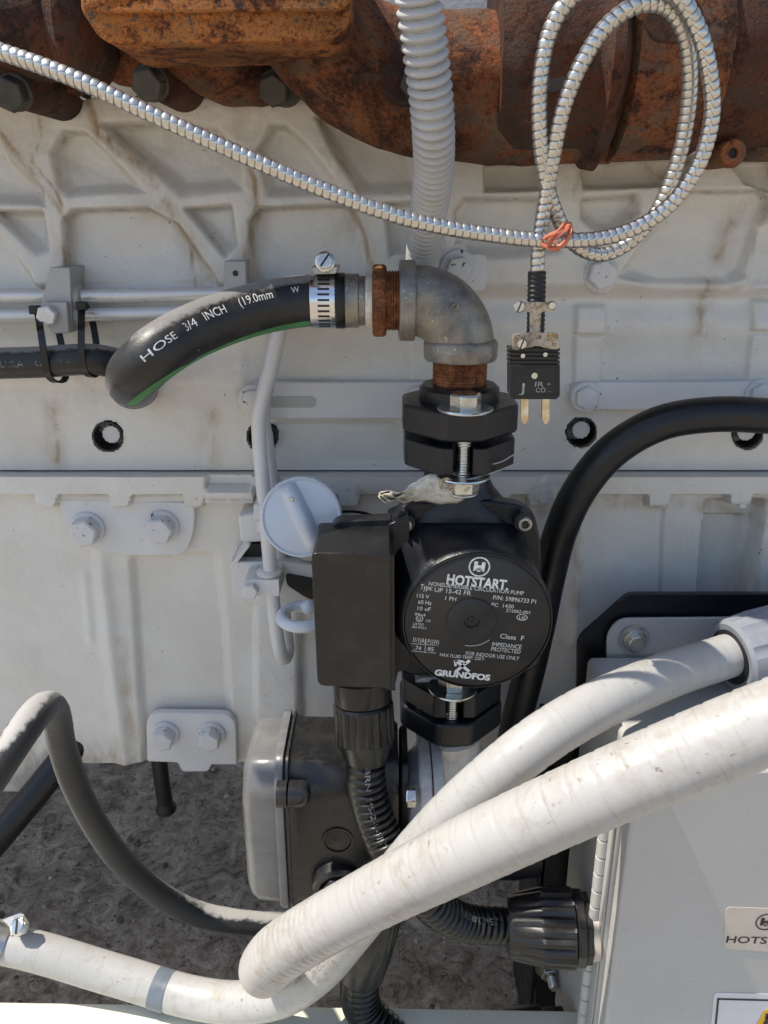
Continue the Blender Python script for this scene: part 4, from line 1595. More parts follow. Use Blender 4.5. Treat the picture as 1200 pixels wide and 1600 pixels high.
# nameplate
LF = face(746, 972, -.1571, yaw)
LO = LF.copy()
ml = mpp(972, -.159)
g = Geo()
g.lathe([(.0458, -.003), (.0458, .0004), (.0452, .0008)], 72, LF)
npl = obj('nameplate', g, MT['label_black'], pump)
g = Geo()
g.lathe([(.0463, -.001), (.0463, .0012), (.0469, .0012), (.0469, -.001)], 72, LF, closed=True)
obj('nameplate_rim', g, MT['black_plastic'], pump)
g = Geo()
PC = (736.5 - 746, -(968 - 972))
KY = 1.075                                     # photo pixels are foreshortened downwards on this face


def lab(px, py, z=.0011):
    return LF @ Matrix.Translation(((px - 746) * ml, -(py - 972) * ml * KY, z)) @ Matrix.Rotation(R(-6.5), 4, 'Z')


MP = lab(736.5, 968, 0)
g.lathe([(.0152, .0006), (.0152, .0018), (.0146, .0022), (.0050, .0022), (.0046, .0005), (.0028, .0005), (.0024, .0014), (.0010, .0014), (.0008, .0004), (.0001, .0004)], 48, MP)
obj('shaft_plug', g, MT['black_paint'], pump)
g = Geo()
g.lathe([(.0154, .0008), (.0160, .0010), (.0160, .0012), (.0154, .0012)], 48, MP, closed=True)
obj('plug_rim', g, MT['black_plastic'], npl)
gi, gg_ = Geo(), Geo()


def stroke(g, a, b, w, z=.0011):
    A, B = lab(*a, z).translation, lab(*b, z).translation
    d = (B - A).normalized()
    nrm = (LF.to_3x3() @ Vector((0, 0, 1)))
    s = d.cross(nrm) * w * ml / 2
    g.add([A - s, B - s, B + s, A + s], [(0, 1, 2, 3)])


def ring_flat(g, M, r0, r1, n=40):
    vs = []
    for i in range(n):
        c_, s_ = math.cos(2 * math.pi * i / n), math.sin(2 * math.pi * i / n)
        vs += [(r0 * c_, r0 * s_, 0), (r1 * c_, r1 * s_, 0)]
    g.add(vs, [(2 * i, 2 * i + 1, (2 * i + 3) % (2 * n), (2 * i + 2) % (2 * n)) for i in range(n)], M)


def sun_h_logo(g, M, r):
    """ring round a heavy H whose foot is cut by a rising half sun with rays"""
    ring_flat(g, M, r * .86, r)
    a, b, w = .52 * r, .50 * r, .34 * r
    for sx in (-1, 1):
        x0, x1 = sx * a, sx * (a - w)
        g.add([(x0, b, 0), (x1, b, 0), (x1, -.05 * r, 0), (x1 * 1.0, -.30 * r, 0), (x0, -b, 0)], [(0, 1, 2, 3, 4) if sx > 0 else (4, 3, 2, 1, 0)], M)
    g.add([(-a + w, .16 * r, 0), (a - w, .16 * r, 0), (a - w, -.12 * r, 0), (-a + w, -.12 * r, 0)], [(3, 2, 1, 0)], M)
    hs_ = [(.17 * r * math.cos(math.pi * i / 10), -b + .17 * r * math.sin(math.pi * i / 10), 0) for i in range(11)]
    g.add(hs_, [tuple(range(11))], M)
    for i in range(1, 8):
        t_ = math.pi * i / 8
        c_, s_ = math.cos(t_), math.sin(t_)
        n_ = (-s_ * .022 * r, c_ * .022 * r)
        p0, p1 = (.22 * r * c_, -b + .22 * r * s_), (.40 * r * c_, -b + .40 * r * s_)
        g.add([(p0[0] - n_[0], p0[1] - n_[1], 0), (p1[0] - n_[0], p1[1] - n_[1], 0), (p1[0] + n_[0], p1[1] + n_[1], 0), (p0[0] + n_[0], p0[1] + n_[1], 0)], [(0, 1, 2, 3)], M)


sun_h_logo(gi, lab(745, 883), 16.5 * ml)


def L(g, s, x, y, w, h, bold=0.0):
    put_text(g, s, lab(x, y), w * ml, h * ml * KY, bold)


L(gi, 'HOTSTART.', 695, 909, 96, 15.5, .035)
for a in (('NONSUBMERSIBLE CIRCULATION PUMP', 668, 912, 148, 6.5), ('Type:', 655, 918, 19, 9), ('UP 15-42 FR', 677, 922, 57, 7.5), ('115 V', 650, 931, 19, 6.5), ('60 Hz', 652, 941, 21, 6.5), ('10 uF', 651, 951, 21, 6.5),
          ('1 PH', 694, 935, 17, 6.5), ('P/N: 59896733 P1', 768, 934, 67, 7), ('PC  1430', 766, 945, 35, 6), ('226062-001', 789, 954, 38, 5.5), ('99x4', 647, 960, 17, 5), ('LISTED', 645, 975, 17, 4), ('28A ENG.2', 643, 980, 23, 4),
          ('US', 665, 970, 7, 4), ('I1/1(A)', 645, 1003, 20, 8), ('P1(W)', 668, 1006, 18, 8), ('.74', 647, 1016, 11, 7), ('85', 668, 1018, 10, 7), ('Class  F', 782, 997, 38, 8), ('IMPEDANCE', 770, 1010, 47, 7),
          ('PROTECTED', 769, 1018, 47, 7), ('FOR INDOOR USE ONLY', 729, 1025, 86, 6.5), ('MAX FLUID TEMP. 230 F', 688, 1027, 71, 5.5)):
    L(gg_, *a, .008)
L(gi, 'GRUNDFOS', 680, 1059, 90, 10, .05)
ring_flat(gg_, lab(655, 965), 4.6 * ml, 5.8 * ml, 24)
L(gg_, 'UL', 652, 968, 6.5, 6, .01)
vs = []
M = lab(815, 963)
for i in range(28):
    c_, s_ = math.cos(2 * math.pi * i / 28), math.sin(2 * math.pi * i / 28)
    vs += [(7.6 * ml * c_, 4.4 * ml * s_, 0), (8.8 * ml * c_, 5.5 * ml * s_, 0)]
gg_.add(vs, [(2 * i, 2 * i + 1, (2 * i + 3) % 56, (2 * i + 2) % 56) for i in range(28)], M)
L(gg_, 'US', 810, 966, 10, 5.5, .01)
for a, b in (((643, 1006), (682, 1009)), ((643, 1018), (682, 1022)), ((666, 998), (664, 1022))):
    stroke(gg_, a, b, .9)
for a, b, w in (((713, 1034), (736, 1053), 5), ((736, 1034), (714, 1053), 5), ((713, 1034), (726, 1036), 3.5), ((712, 1034), (714, 1044), 3.5), ((726, 1036), (730, 1040), 3)):
    stroke(gi, a, b, w, .0012)
# thin pale arc beside the plug
vs = []
for i in range(14):
    a = R(-95 + i * 4)
    vs += [(.0178 * math.cos(a), .0178 * math.sin(a), .0012), (.0182 * math.cos(a), .0182 * math.sin(a), .0012)]
gg_.add(vs, [(2 * i, 2 * i + 1, 2 * i + 3, 2 * i + 2) for i in range(13)], MP)
obj('lettering', gi, MT['ink_white'], npl, smooth=None, kind='stuff')
obj('small_print', gg_, MT['ink_plate'], npl, smooth=None, kind='stuff')
# terminal box
YB = -.163
tbx = [(486, 866), (612, 866), (612, 1078), (494, 1074), ]
g = Geo()
g.plate(rp([(486, 864), (610, 864), (611, 1076), (496, 1072)], [10, 3, 3, 12]), YB, .052)
tb = obj('terminal_box', g, MT['black_plastic'], pump, bevel=.0045, seg=4)
g = Geo()
g.plate(rp([(601, 866), (616, 868), (618, 1080), (602, 1078)], 2), YB + .006, .05)
obj('box_back', g, MT['black_plastic'], pump, bevel=.001)
g = Geo()
g.plate(rp([(512, 838), (522, 815), (612, 811), (612, 900), (512, 900)], [6, 12, 3, 2, 2]), -.118, .012)
obj('box_lip', g, MT['black_plastic'], pump, bevel=.0015)
g = Geo()
g.lathe([(.0185, -.01), (.0185, .0012), (.0165, .003), (.0001, .0042)], 36, axis_frame(P(560, 850, -.137), (0, 0, 1)))
obj('screw_cap', g, MT['black_plastic'], pump)
# link from box to motor
g = Geo()
g.plate(rp([(606, 820), (640, 806), (640, 1046), (622, 1050), (616, 1078), (604, 1078)], 4), -.122, .03)
obj('box_neck', g, MT['black_paint'], pump, bevel=.002)
# lower flange pair
z_low = P(738, 1150, -.115).z
flange_set(z_low, -1, False)

# torn tag and its wire
t = thing('paper_tag', 'torn crumpled off white tag wired to the pump neck', 'tag', P(660, 780, -.13))
rows = []
for j in range(13):
    v = j / 12
    row = []
    for i in range(41):
        u = i / 40
        px = 592 + u * 143
        mid = 773 - 12 * sm(.2, .75, np.float64(u)) + 4 * math.sin(u * 9) * (1 - u)
        wd_ = float(np.interp(u, [0, .06, .2, .35, .5, .68, .85, .95, 1], [4, 8, 9, 13, 20, 27, 25, 17, 6]))
        py = float(mid) + (v - .5) * 2 * wd_ + (1.6 * math.sin(u * 31 + v * 5) if u < .4 else .8 * math.sin(u * 23 + v * 6))
        crump = (1 - float(sm(.2, .5, np.float64(u))))
        Y = -.118 - .010 * math.sin(v * 3.0) * (.4 + .6 * u) - .003 * math.sin(u * 5 + v * 3) - crump * .004 * (math.sin(u * 34 + v * 11) + math.sin(u * 19 - v * 17))
        row.append(P(px, py, Y))
    rows.append(row)
g = Geo()
vs = [p for r in rows for p in r]
fs = [(j * 41 + i, j * 41 + i + 1, (j + 1) * 41 + i + 1, (j + 1) * 41 + i) for j in range(12) for i in range(40)]
g.add(vs, fs)
tg = obj('paper', g, MT['tag'], t, smooth=50)
so = tg.modifiers.new('thickness', 'SOLIDIFY')
so.thickness = .0006
g = Geo()
g.lathe([(.0045, -.0005), (.0045, .0008), (.0020, .0008), (.0020, -.0005)], 20, face(697, 757, -.1305, R(10), R(-10)), closed=True)
ey = obj('eyelet', g, MT['rust_plate'], t)
g = Geo()
g.sweep(pxpath([(697, 757, -.132), (720, 752, -.130), (752, 744, -.125), (780, 735, -.12), (812, 722, -.118)], .002), .0006, 8)
g.sweep(pxpath([(752, 728, -.12), (782, 722, -.12), (800, 712, -.118), (822, 700, -.118)], .002), .0005, 8)
obj('tie_wire', g, MT['wire'], t)

# ================================================================== PUMP LEAD: GLAND AND BLACK CONDUIT
def knurl(n, depth, z0, z1):
    def f(r, z, a, i):
        return r - (depth if (z0 < z < z1 and i % 3 == 0) else 0)
    return f


t = thing('conduit', 'black ribbed conduit dropping from the connector under the pump terminal box', 'conduit', P(600, 1400, -.15))
top = P(566, 1070, -.140)
gd = (P(572, 1180, -.150) - top).normalized()
A = axis_frame(top, gd)
g = Geo()
g.lathe([(.0195, -.004), (.0195, .010), (.0188, .0115)], 40, A)
obj('locknut', g, MT['black_plastic'], t)
g = Geo()
g.lathe([(.0192, .0120), (.0203, .0135), (.0203, .022), (.0203, .0375), (.0196, .0385), (.0150, .0520), (.0140, .0525)], 64, A, mod=knurl(64, .0019, .015, .037))
obj('connector', g, MT['black_plastic'], t, smooth=30)
pa = Path([top + gd * .050, P(571, 1200, -.152), P(576, 1245, -.155), (P(592, 1295, -.160)), P(618, 1345, -.168), P(655, 1392, -.170), P(690, 1425, -.165), P(730, 1442, -.155), P(800, 1446, -.145)], .00075)
cut = pa.ctrl[5]


def rib_in(path, r0, dep, pitch, side=1.0, ph=0.0):
    def f(s, a):
        w = np.clip(np.cos(a - ph) * .8 + .35, 0, 1)
        return r0 - dep * w * (0.5 + 0.5 * np.cos(2 * np.pi * s / pitch)) ** 3
    return f


g = Geo()
inner = pa.cam_angle(pa.ctrl[3])
g.sweep(pa, rib_in(pa, .0136, .0030, .0058, ph=inner - .9), 24)
cd = obj('hose_tube', g, MT['black_plastic'], t, smooth=60)
g = Geo()
s = pa.ctrl[1]
a = pa.cam_angle(s)
text_on_path(g, pa, s - .006, pa.cam_angle(s) - .1, .01375, 'BRN  MS-2-L-SJLT-9L', .075, .0036, 1)
s2 = pa.ctrl[6]
text_on_path(g, pa, pa.ctrl[6] + .004, pa.cam_angle(pa.ctrl[7]) - .25, .0138, 'DRY 60°C WET', .046, .0044, 1)
obj('print', g, MT['ink_faint'], cd, smooth=None, kind='stuff')
B0 = P(797, 1447, -.145)
bd_ = (P(930, 1450, -.150) - B0).normalized()
A = axis_frame(B0, bd_)
k = mpp(1447, -.145)
g = Geo()
g.lathe([(46 * k, -3 * k), (47 * k, 0), (57 * k, 45 * k), (58 * k, 48 * k), (58 * k, 52 * k), (59 * k, 92 * k), (58 * k, 96 * k)], 64, A, mod=knurl(64, .0019, 44 * k, 93 * k))
obj('connector', g, MT['black_plastic'], t, smooth=30)
g = Geo()
g.lathe([(56 * k, 97 * k), (56 * k, 112 * k), (52 * k, 113 * k), (52 * k, 122 * k)], 8, A)
obj('locknut', g, MT['black_plastic'], t, bevel=.0012)
g = Geo()
g.lathe([(47 * k, 120 * k), (47 * k, 132 * k)], 40, A)
obj('sealing_ring', g, MT['sticker'], t)

# ================================================================== JUNCTION BOX AND HEATER
t = thing('junction_box', 'dusty dark grey junction box with a side cover, below the pump terminal box', 'junction box', P(510, 1420, -.12))


def xsec(px, yscale=1.0, Yf=-.155, Yb=-.085, yt=1110, yb=1425, ch=.016):
    """chamfered box cross-section in the YZ plane at the x of photo column px"""
    x = P(px, 1270, -.135).x
    zt, zb_ = P(px, yt, Yb).z, P(px, yb, Yf).z
    cz, hz, cy, hy = (zt + zb_) / 2, (zt - zb_) / 2 * yscale, (Yf + Yb) / 2, (Yb - Yf) / 2 * yscale
    q = rp([(cy - hy, cz + hz - ch * 1.2), (cy - hy + ch * .7, cz + hz), (cy + hy, cz + hz), (cy + hy, cz - hz), (cy - hy + .006, cz - hz), (cy - hy, cz - hz + .008)], .006, 4)
    return [(x, a, b) for a, b in q]


g = Geo()
g.rings([xsec(386, .80), xsec(392, .90), xsec(402, .955), xsec(436, .97), xsec(437, .97)])
obj('cover', g, MT['sunlit_cover'], t, smooth=40)
g = Geo()
g.rings([xsec(437, 1.02), xsec(441, 1.035), xsec(449, 1.035), xsec(450, 1.02)])
obj('cover_rim', g, MT['sunlit_cover'], t, smooth=30)
g = Geo()
g.rings([xsec(451, .985), xsec(453, .985)])
obj('seal', g, MT['rubber_black'], t, smooth=30)
g = Geo()
g.rings([xsec(453, 1.02), xsec(457, 1.03), xsec(459, 1.0), xsec(470, .97), xsec(612, .95), xsec(622, .90)])
obj('body', g, MT['grey_plastic'], t, smooth=40)
k = mpp(1238, -.165)
for n_, (a, b) in enumerate(((433, 449), (452, 486))):
    g = Geo()
    x0, x1 = P(a, 1238, -.163).x, P(b, 1238, -.163).x
    M = axis_frame(Vector((x0, P(a, 1238, -.163).y, P(a, 1240, -.163).z)), (1, 0, 0))
    d = x1 - x0
    g.lathe([(21 * k, 0), (21 * k, d * .55), (19 * k, d * .78), (13 * k, d * .93), (4 * k, d)] if n_ else [(21 * k, 0), (21 * k, d)], 28, M)
    obj('screw_post', g, MT['grey_plastic'], t)
M = face(528, 1313, -.1537)
g = Geo()
g.lathe([(26 * k, -.004), (26 * k, .0012), (22 * k, .0012), (21 * k, -.0008), (20 * k, .0004), (2 * k, .0010), (.0001, .0012)], 36, M)
obj('knockout_plug', g, MT['black_plastic'], t)
A = axis_frame(P(528, 1372, -.150), Vector((.12, -1, -.25)))
g = Geo()
g.lathe([(44 * k, -.006), (44 * k, .006), (40 * k, .008), (33 * k, .008), (33 * k, .002), (32 * k, .002)][:6], 40, A)
gl = obj('cable_gland', g, MT['black_plastic'], t)
g = Geo()
g.lathe([(31 * k, .0), (31 * k, .010), (24 * k, .012)], 6, A)
obj('gland_insert', g, MT['grey_plastic'], gl, bevel=.001)
g = Geo()
g.rings([xsec(624, .84), xsec(628, .88), xsec(636, .88), xsec(637, .86)])
obj('end_ring', g, MT['black_plastic'], t, smooth=30)

t = thing('block_heater', 'cast aluminium heater head with bolted flange between box and pump', 'heater', P(700, 1400, -.11))


def xrnd(px, r, cy=-.115, y0=1262, e=3.2, n=40):
    x = P(px, y0, cy).x
    c = P(px, y0, cy)
    out = []
    for i in range(n):
        a = 2 * math.pi * i / n
        c_, s_ = math.cos(a), math.sin(a)
        kk = (abs(c_) ** e + abs(s_) ** e) ** (-1 / e)
        out.append((x, cy + r * kk * c_, c.z + r * 1.05 * kk * s_))
    return out


g = Geo()
g.rings([xrnd(632, .030), xrnd(640, .036), xrnd(652, .0395)])
obj('heater_neck', g, MT['alu'], t, smooth=40)
g = Geo()
g.rings([xrnd(651, .0475), xrnd(654, .0488), xrnd(668, .0488), xrnd(670, .0478)])
obj('flange', g, MT['alu'], t, smooth=40)
g = Geo()
g.rings([xrnd(672, .0478), xrnd(673, .0488), xrnd(686, .0488), xrnd(689, .0470)])
obj('flange', g, MT['alu'], t, smooth=40)
g = Geo()
g.rings([xrnd(686, .031, -.108, 1290), xrnd(700, .033, -.108, 1290), xrnd(800, .033, -.108, 1290), xrnd(838, .031, -.108, 1290)])
obj('tank', g, MT['black_paint'], t, smooth=40)
for px, py in ((630, 1245), (630, 1330)):
    g = Geo()
    g.hexbolt(axis_frame(P(650, py, -.158), (-1, 0, 0)), 17 * k, 17 * k, 0, 0, R(15))
    obj('flange_bolt', g, MT['zinc'], t, bevel=.0006)
g = Geo()
cz = P(728, 1172, -.105)
A = axis_frame(Vector((ax.x, YA, 0)), (0, 0, 1))
zt = P(728, 1165, YA - .02).z
g.lathe([(.034, zt - .045), (.030, zt - .024), (.0245, zt - .014), (.0250, zt - .002), (.0225, zt), (.0185, zt - .0005)], 44, A)
obj('outlet_neck', g, MT['alu'], t)
g = Geo()
g.lathe([(.0185, zt - .004), (.0185, zt + .014)], 40, A)
obj('pipe_nipple', g, MT['black_paint'], t)
g = Geo()
g.plate(rp([(646, 1060), (690, 1058), (690, 1140), (660, 1128), (648, 1096)], [16, 4, 4, 8, 8]), -.108, .02)
obj('cast_lug', g, MT['alu'], t, bevel=.003)

# lower outlet: black connector and conduit running off at the bottom
t = thing('conduit', 'black conduit and smooth connector running off the bottom edge, below the white conduits', 'conduit', P(580, 1600, -.13))
o0 = P(585, 1440, -.135)
dd = (P(552, 1552, -.140) - o0).normalized()
A = axis_frame(o0, dd)
k = mpp(1500, -.137) * .88
g = Geo()
g.lathe([(40 * k, -30 * k), (45 * k, 0), (46 * k, 40 * k), (46 * k, 70 * k), (43 * k, 112 * k), (38 * k, 114 * k)], 64, A, mod=knurl(64, .0019, -10 * k, 36 * k))
obj('connector', g, MT['black_plastic'], t, smooth=30)
pa = Path([o0 + dd * (108 * k), P(566, 1572, -.14), P(610, 1620, -.148), P(690, 1665, -.15), P(780, 1690, -.15)], .0009)
g = Geo()
g.sweep(pa, rib_in(pa, .0155, .0026, .0062, ph=pa.cam_angle(.02) - 1.5), 26)
obj('hose_tube', g, MT['black_plastic'], t, smooth=60)
t = thing('connector', 'black knurled connector just peeping in at the bottom edge, beside the white cabinet', 'connector', P(840, 1660, -.13))
A = axis_frame(P(700, 1640, -.14), P(930, 1622, -.135) - P(700, 1640, -.14))
g = Geo()
k = mpp(1600, -.14)
g.lathe([(20 * k, 0), (30 * k, 20 * k), (52 * k, 95 * k), (53 * k, 150 * k), (51 * k, 154 * k)], 64, A, mod=knurl(64, .0019, 90 * k, 151 * k))
obj('sleeve', g, MT['black_plastic'], t, smooth=30)
g = Geo()
g.lathe([(48 * k, 156 * k), (48 * k, 190 * k)], 8, A)
obj('locknut', g, MT['black_plastic'], t, bevel=.001)

# ================================================================== WHITE CONDUITS
t = thing('conduit', 'thinner white conduit arching from the grey connector down behind the thicker one', 'conduit', P(650, 1400, -.2))
pa = pxpath([(1240, 1000, -.095), (1180, 1010, -.10), (1120, 1030, -.115), (1030, 1060, -.150), (930, 1104, -.185), (830, 1166, -.205), (740, 1240, -.208), (660, 1322, -.200), (600, 1392, -.190), (545, 1462, -.178), (500, 1514, -.170), (440, 1556, -.160),
             (370, 1566, -.150), (290, 1556, -.137), (180, 1523, -.125), (60, 1488, -.118), (-60, 1462, -.112), (-200, 1440, -.105)], .0022)
g = Geo()
g.sweep(pa, lambda s, a: .0152 + .00022 * np.sin(s * 55 + a) - .0003 * (np.mod(s / .017, 1) < .12) * (s < .5), 40)
ca = obj('tube', g, MT['conduit_clean'], t)
g = Geo()
for j, (row, o) in enumerate((('LIQUID', .75), ('(NM) SUN', .35), ('USE-OUTD', -.05), ('71 IN US', -.45))):
    s0 = pa.ctrl[9] - .010
    text_on_path(g, pa, s0 + .056 - j * .002, pa.cam_angle(s0) + o * .9 + .2, .0156, row, .030, .0038, -1)
obj('print', g, MT['ink_conduit'], ca, smooth=None, kind='stuff')
s = pa.ctrl[13] + .012
i0 = [i for i in range(len(pa.s)) if s < pa.s[i] < s + .0165]


class Sub:
    pass


sb = Sub()
for nm in ('s', 'p', 'N', 'B', 'T'):
    setattr(sb, nm, getattr(pa, nm)[i0])
g = Geo()
g.sweep(sb, .0156, 40, cap=False)
obj('tape_band', g, MT['tape_grey'], t)
o0 = P(1116, 1018, -.100)
A = axis_frame(P(1142, 1026, -.108), P(1300, 985, -.085) - P(1142, 1026, -.108))
k = mpp(1010, -.10)
g = Geo()
g.lathe([(38 * k, 0), (52 * k, -2 * k), (58 * k, 3 * k), (62 * k, 50 * k), (63 * k, 180 * k), (61 * k, 200 * k)], 60, A, mod=lambda r, z, a, i: r - (.0026 if (i % 6 in (0, 1) and z > 20 * k) else 0))
obj('connector', g, MT['conn_grey'], t, smooth=28)
g = Geo()
g.lathe([(38.5 * k, -4 * k), (43 * k, -3 * k), (43 * k, -1.5 * k)], 40, A)
obj('throat', g, MT['dark_hole'], t)

t = thing('conduit', 'thickest dirty white conduit, looping across the front from the right edge', 'conduit', P(700, 1500, -.26))
pb = pxpath([(1800, 930, -.29), (1420, 1050, -.29), (1310, 1086, -.290), (1200, 1128, -.288), (1090, 1172, -.285), (960, 1226, -.280), (830, 1284, -.272), (710, 1340, -.262), (600, 1394, -.250), (500, 1448, -.238), (440, 1486, -.228), (416, 1510, -.210), (418, 1514, -.185), (450, 1498, -.160), (500, 1460, -.143), (545, 1424, -.135), (590, 1400, -.128)], .0011)
c8, c9 = pb.ctrl[8], pb.ctrl[11]


def rB(s, a):
    comp = np.clip((s - c8) / (c9 - c8 - .02), 0, 1)
    r = .0187 - .0016 * np.clip((s - pb.ctrl[6]) / (c9 - pb.ctrl[6]), 0, 1) + .00025 * np.sin(s * 40)
    wide = np.mod((s + .0008 * np.sin(3 * a)) / .0145, 1)
    r = r - .00045 * np.exp(-((wide - .5) / .07) ** 2) * (1 - comp) + .0002 * np.exp(-((wide - .38) / .1) ** 2) * (1 - comp)
    tight = np.sin(2 * np.pi * (s + .0006 * np.sin(2 * a)) / .0052)
    return r + .00045 * comp * tight


g = Geo()
g.sweep(pb, rB, 48)
obj('tube', g, MT['conduit'], t, smooth=60)

# strap at the left end of the thinner conduit
t = thing('pipe_strap', 'zinc strap with a slotted screw holding the white conduit at the left edge', 'pipe strap', P(20, 1500, -.11))
sP = [P(-30, 1470, -.118), P(12, 1481, -.118)]
d = (sP[1] - sP[0]).normalized()
A = axis_frame(P(-14, 1471, -.116), d)
g = Geo()
g.lathe([(.0158, -.016), (.0170, -.016), (.0170, .0125), (.0158, .0125)], 40, A, closed=True)
obj('band', g, MT['zinc'], t, bevel=.0003)
g = Geo()
tp = [P(-18, 1458, -.125), P(20, 1446, -.118), P(48, 1434, -.112), P(56, 1440, -.113), P(36, 1462, -.12), P(0, 1474, -.126)]
g.prism([(0, 0), (26 * .0004, 0), (34 * .0004, 4 * .0004), (34 * .0004, 22 * .0004), (28 * .0004, 26 * .0004), (0, 26 * .0004)], 0, .0014, Matrix.Translation(P(2, 1470, -.119)) @ Matrix.Rotation(R(-24), 4, 'Y') @ Matrix.Rotation(R(28), 4, 'X') @ Matrix.Scale(1.55, 4))
obj('strap_ear', g, MT['zinc'], t, bevel=.0005)
M = Matrix.Translation(P(34, 1448, -.119)) @ Matrix.Rotation(R(-24), 4, 'Y') @ Matrix.Rotation(R(40), 4, 'X')
g = Geo()
g.hexbolt(M, .0075, .0048, 0, 0)
g.lathe([(.0062, .003), (.0062, .0052), (.0050, .0060)], 20, M)
sc = obj('screw', g, MT['zinc'], t, bevel=.0004)
g = Geo()
g.box((0, 0, .0061), (.0016, .0105, .0006), M @ Matrix.Rotation(R(-10), 4, 'Z'))
obj('slot', g, MT['dark_hole'], sc)

# ================================================================== LEFT COIL HOSE
pc = pxpath([(-170, 1440, -.245), (-90, 1325, -.235), (-20, 1226, -.222), (22, 1163, -.205), (54, 1118, -.180), (76, 1103, -.150), (88, 1118, -.132), (97, 1165, -.120), (116, 1222, -.113), (150, 1290, -.107), (196, 1352, -.102), (250, 1398, -.097), (310, 1428, -.092), (370, 1440, -.088), (440, 1444, -.08), (520, 1440, -.07)], .0016)
g = Geo()
g.sweep(pc, lambda s, a: .0098 + .00022 * (np.mod(s / .021 + a / 6.283, 1) < .05) + .00015 * np.sin(s * 70 + 2 * a), 36)
obj('coolant_hose', g, MT['rubber_wrap'], label='dusty wrapped black hose making a sharp hump at the left edge, then drooping', cat='hose')
pd_ = pxpath([(150, 1130, .02), (100, 1185, .0), (50, 1246, -.02), (-10, 1318, -.04), (-90, 1410, -.06)], .004)
g = Geo()
g.sweep(pd_, .0125, 24)
obj('heater_hose', g, MT['rubber_black'], label='short plain black hose seen through the hump of the wrapped hose', cat='hose')

# ================================================================== BIG BLACK HOSE AT RIGHT
pe = pxpath([(1420, 690, -.045), (1300, 660, -.05), (1200, 650, -.054), (1110, 648, -.056), (1030, 662, -.056), (960, 702, -.054), (908, 762, -.05), (876, 830, -.046), (858, 900, -.042), (842, 980, -.04), (824, 1060, -.04), (806, 1130, -.04), (790, 1220, -.04)], .004)
g = Geo()
g.sweep(pe, .0125, 32)
obj('coolant_hose', g, MT['rubber_black'], label='plain black hose arching behind the right side of the pump', cat='hose')

# ================================================================== DIPSTICK, FILLER
t = thing('dipstick_tube', 'pale grey dipstick tube bent back up in a U beside the filler cap', 'pipe', P(430, 1030, -.03))
pf = pxpath([(446, 470, -.035), (436, 520, -.038), (424, 570, -.040), (405, 645, -.042), (405, 690, -.042), (411, 760, -.045), (419, 850, -.050), (427, 940, -.053), (434, 1000, -.053), (439, 1022, -.049), (446, 1028, -.040), (450, 1016, -.032), (446, 980, -.028), (438, 880, -.022), (428, 780, -.018), (418, 700, -.016), (411, 640, -.02), (428, 560, -.022), (440, 500, -.022)], .003)
g = Geo()
g.sweep(pf, .0053, 20)
obj('tube', g, MT['engine_trim'], t)
g = Geo()
g.lathe([(.0056, 0), (.0095, .001), (.0100, .003), (.0080, .005), (.0056, .0055)], 24, axis_frame(P(421, 898, -.050), (0, 0, 1)))
obj('grommet', g, MT['engine_trim'], t)
g = Geo()
g.plate(rp(rect(396, 788, 420, 812), 2), -.051, .016)
g.plate(rp(rect(401, 814, 418, 832), 2), -.050, .012)
obj('tube_clip', g, MT['engine_trim'], t, bevel=.0006)
t = thing('tube_bracket', 'pale grey casting with square holes and clamp holding the dipstick tube', 'bracket', P(400, 930, -.02))
g = Geo()
g.plate(rp([(372, 806), (412, 800), (440, 806), (440, 846), (388, 850), (362, 880), (362, 930), (420, 952), (500, 962), (500, 880), (446, 878), (446, 800), (380, 800)][:3] + [(440, 845), (388, 848), (376, 846)], 4), -.030, .03)
obj('upper_arm', g, MT['engine_trim'], t, bevel=.0015)
g = Geo()
g.plate(rp([(360, 878), (440, 878), (500, 884), (500, 962), (420, 950), (364, 930)], [2, 2, 2, 6, 16, 10]), -.032, .032)
obj('lower_arm', g, MT['engine_trim'], t, bevel=.0015)
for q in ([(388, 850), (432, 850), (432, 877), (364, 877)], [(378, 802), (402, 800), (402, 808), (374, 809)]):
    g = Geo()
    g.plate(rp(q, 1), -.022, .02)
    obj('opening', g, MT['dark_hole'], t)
g = Geo()
g.plate([(363, 879), (388, 849), (391, 853), (370, 881)], -.034, .03)
obj('side_web', g, MT['engine_trim'], t, bevel=.0008)
g = Geo()
g.plate(rp([(394, 906), (436, 906), (437, 932), (396, 932), (380, 910)], 2), -.060, .03)
obj('clamp_block', g, MT['engine_trim'], t, bevel=.0008)
g = Geo()
g.hexbolt(face(392, 921, -.060), .0062, .006, 0, 0, R(5))
obj('bolt', g, MT['engine_trim'], t, bevel=.0004)

t = thing('dipstick', 'pale grey ring pull of the dipstick, half behind the terminal box', 'dipstick', P(470, 980, -.06))
rc = P(474, 962, -.068)
g = Geo()
pts = [rc + Vector((.0168 * math.cos(a), .0150 * math.sin(a), .0015 * math.sin(a))) for a in [2 * math.pi * i / 24 for i in range(25)]]
pr = Path(pts, .0012)
g.sweep(pr, lambda s, a: .0040 + .0006 * np.cos(2 * a), 14)
obj('ring_handle', g, MT['cap_white'], t)
g = Geo()
g.sphere((0, 0, 0), .0060, 20, Matrix.Translation(P(482, 948, -.058)))
obj('stopper', g, MT['cap_white'], t)

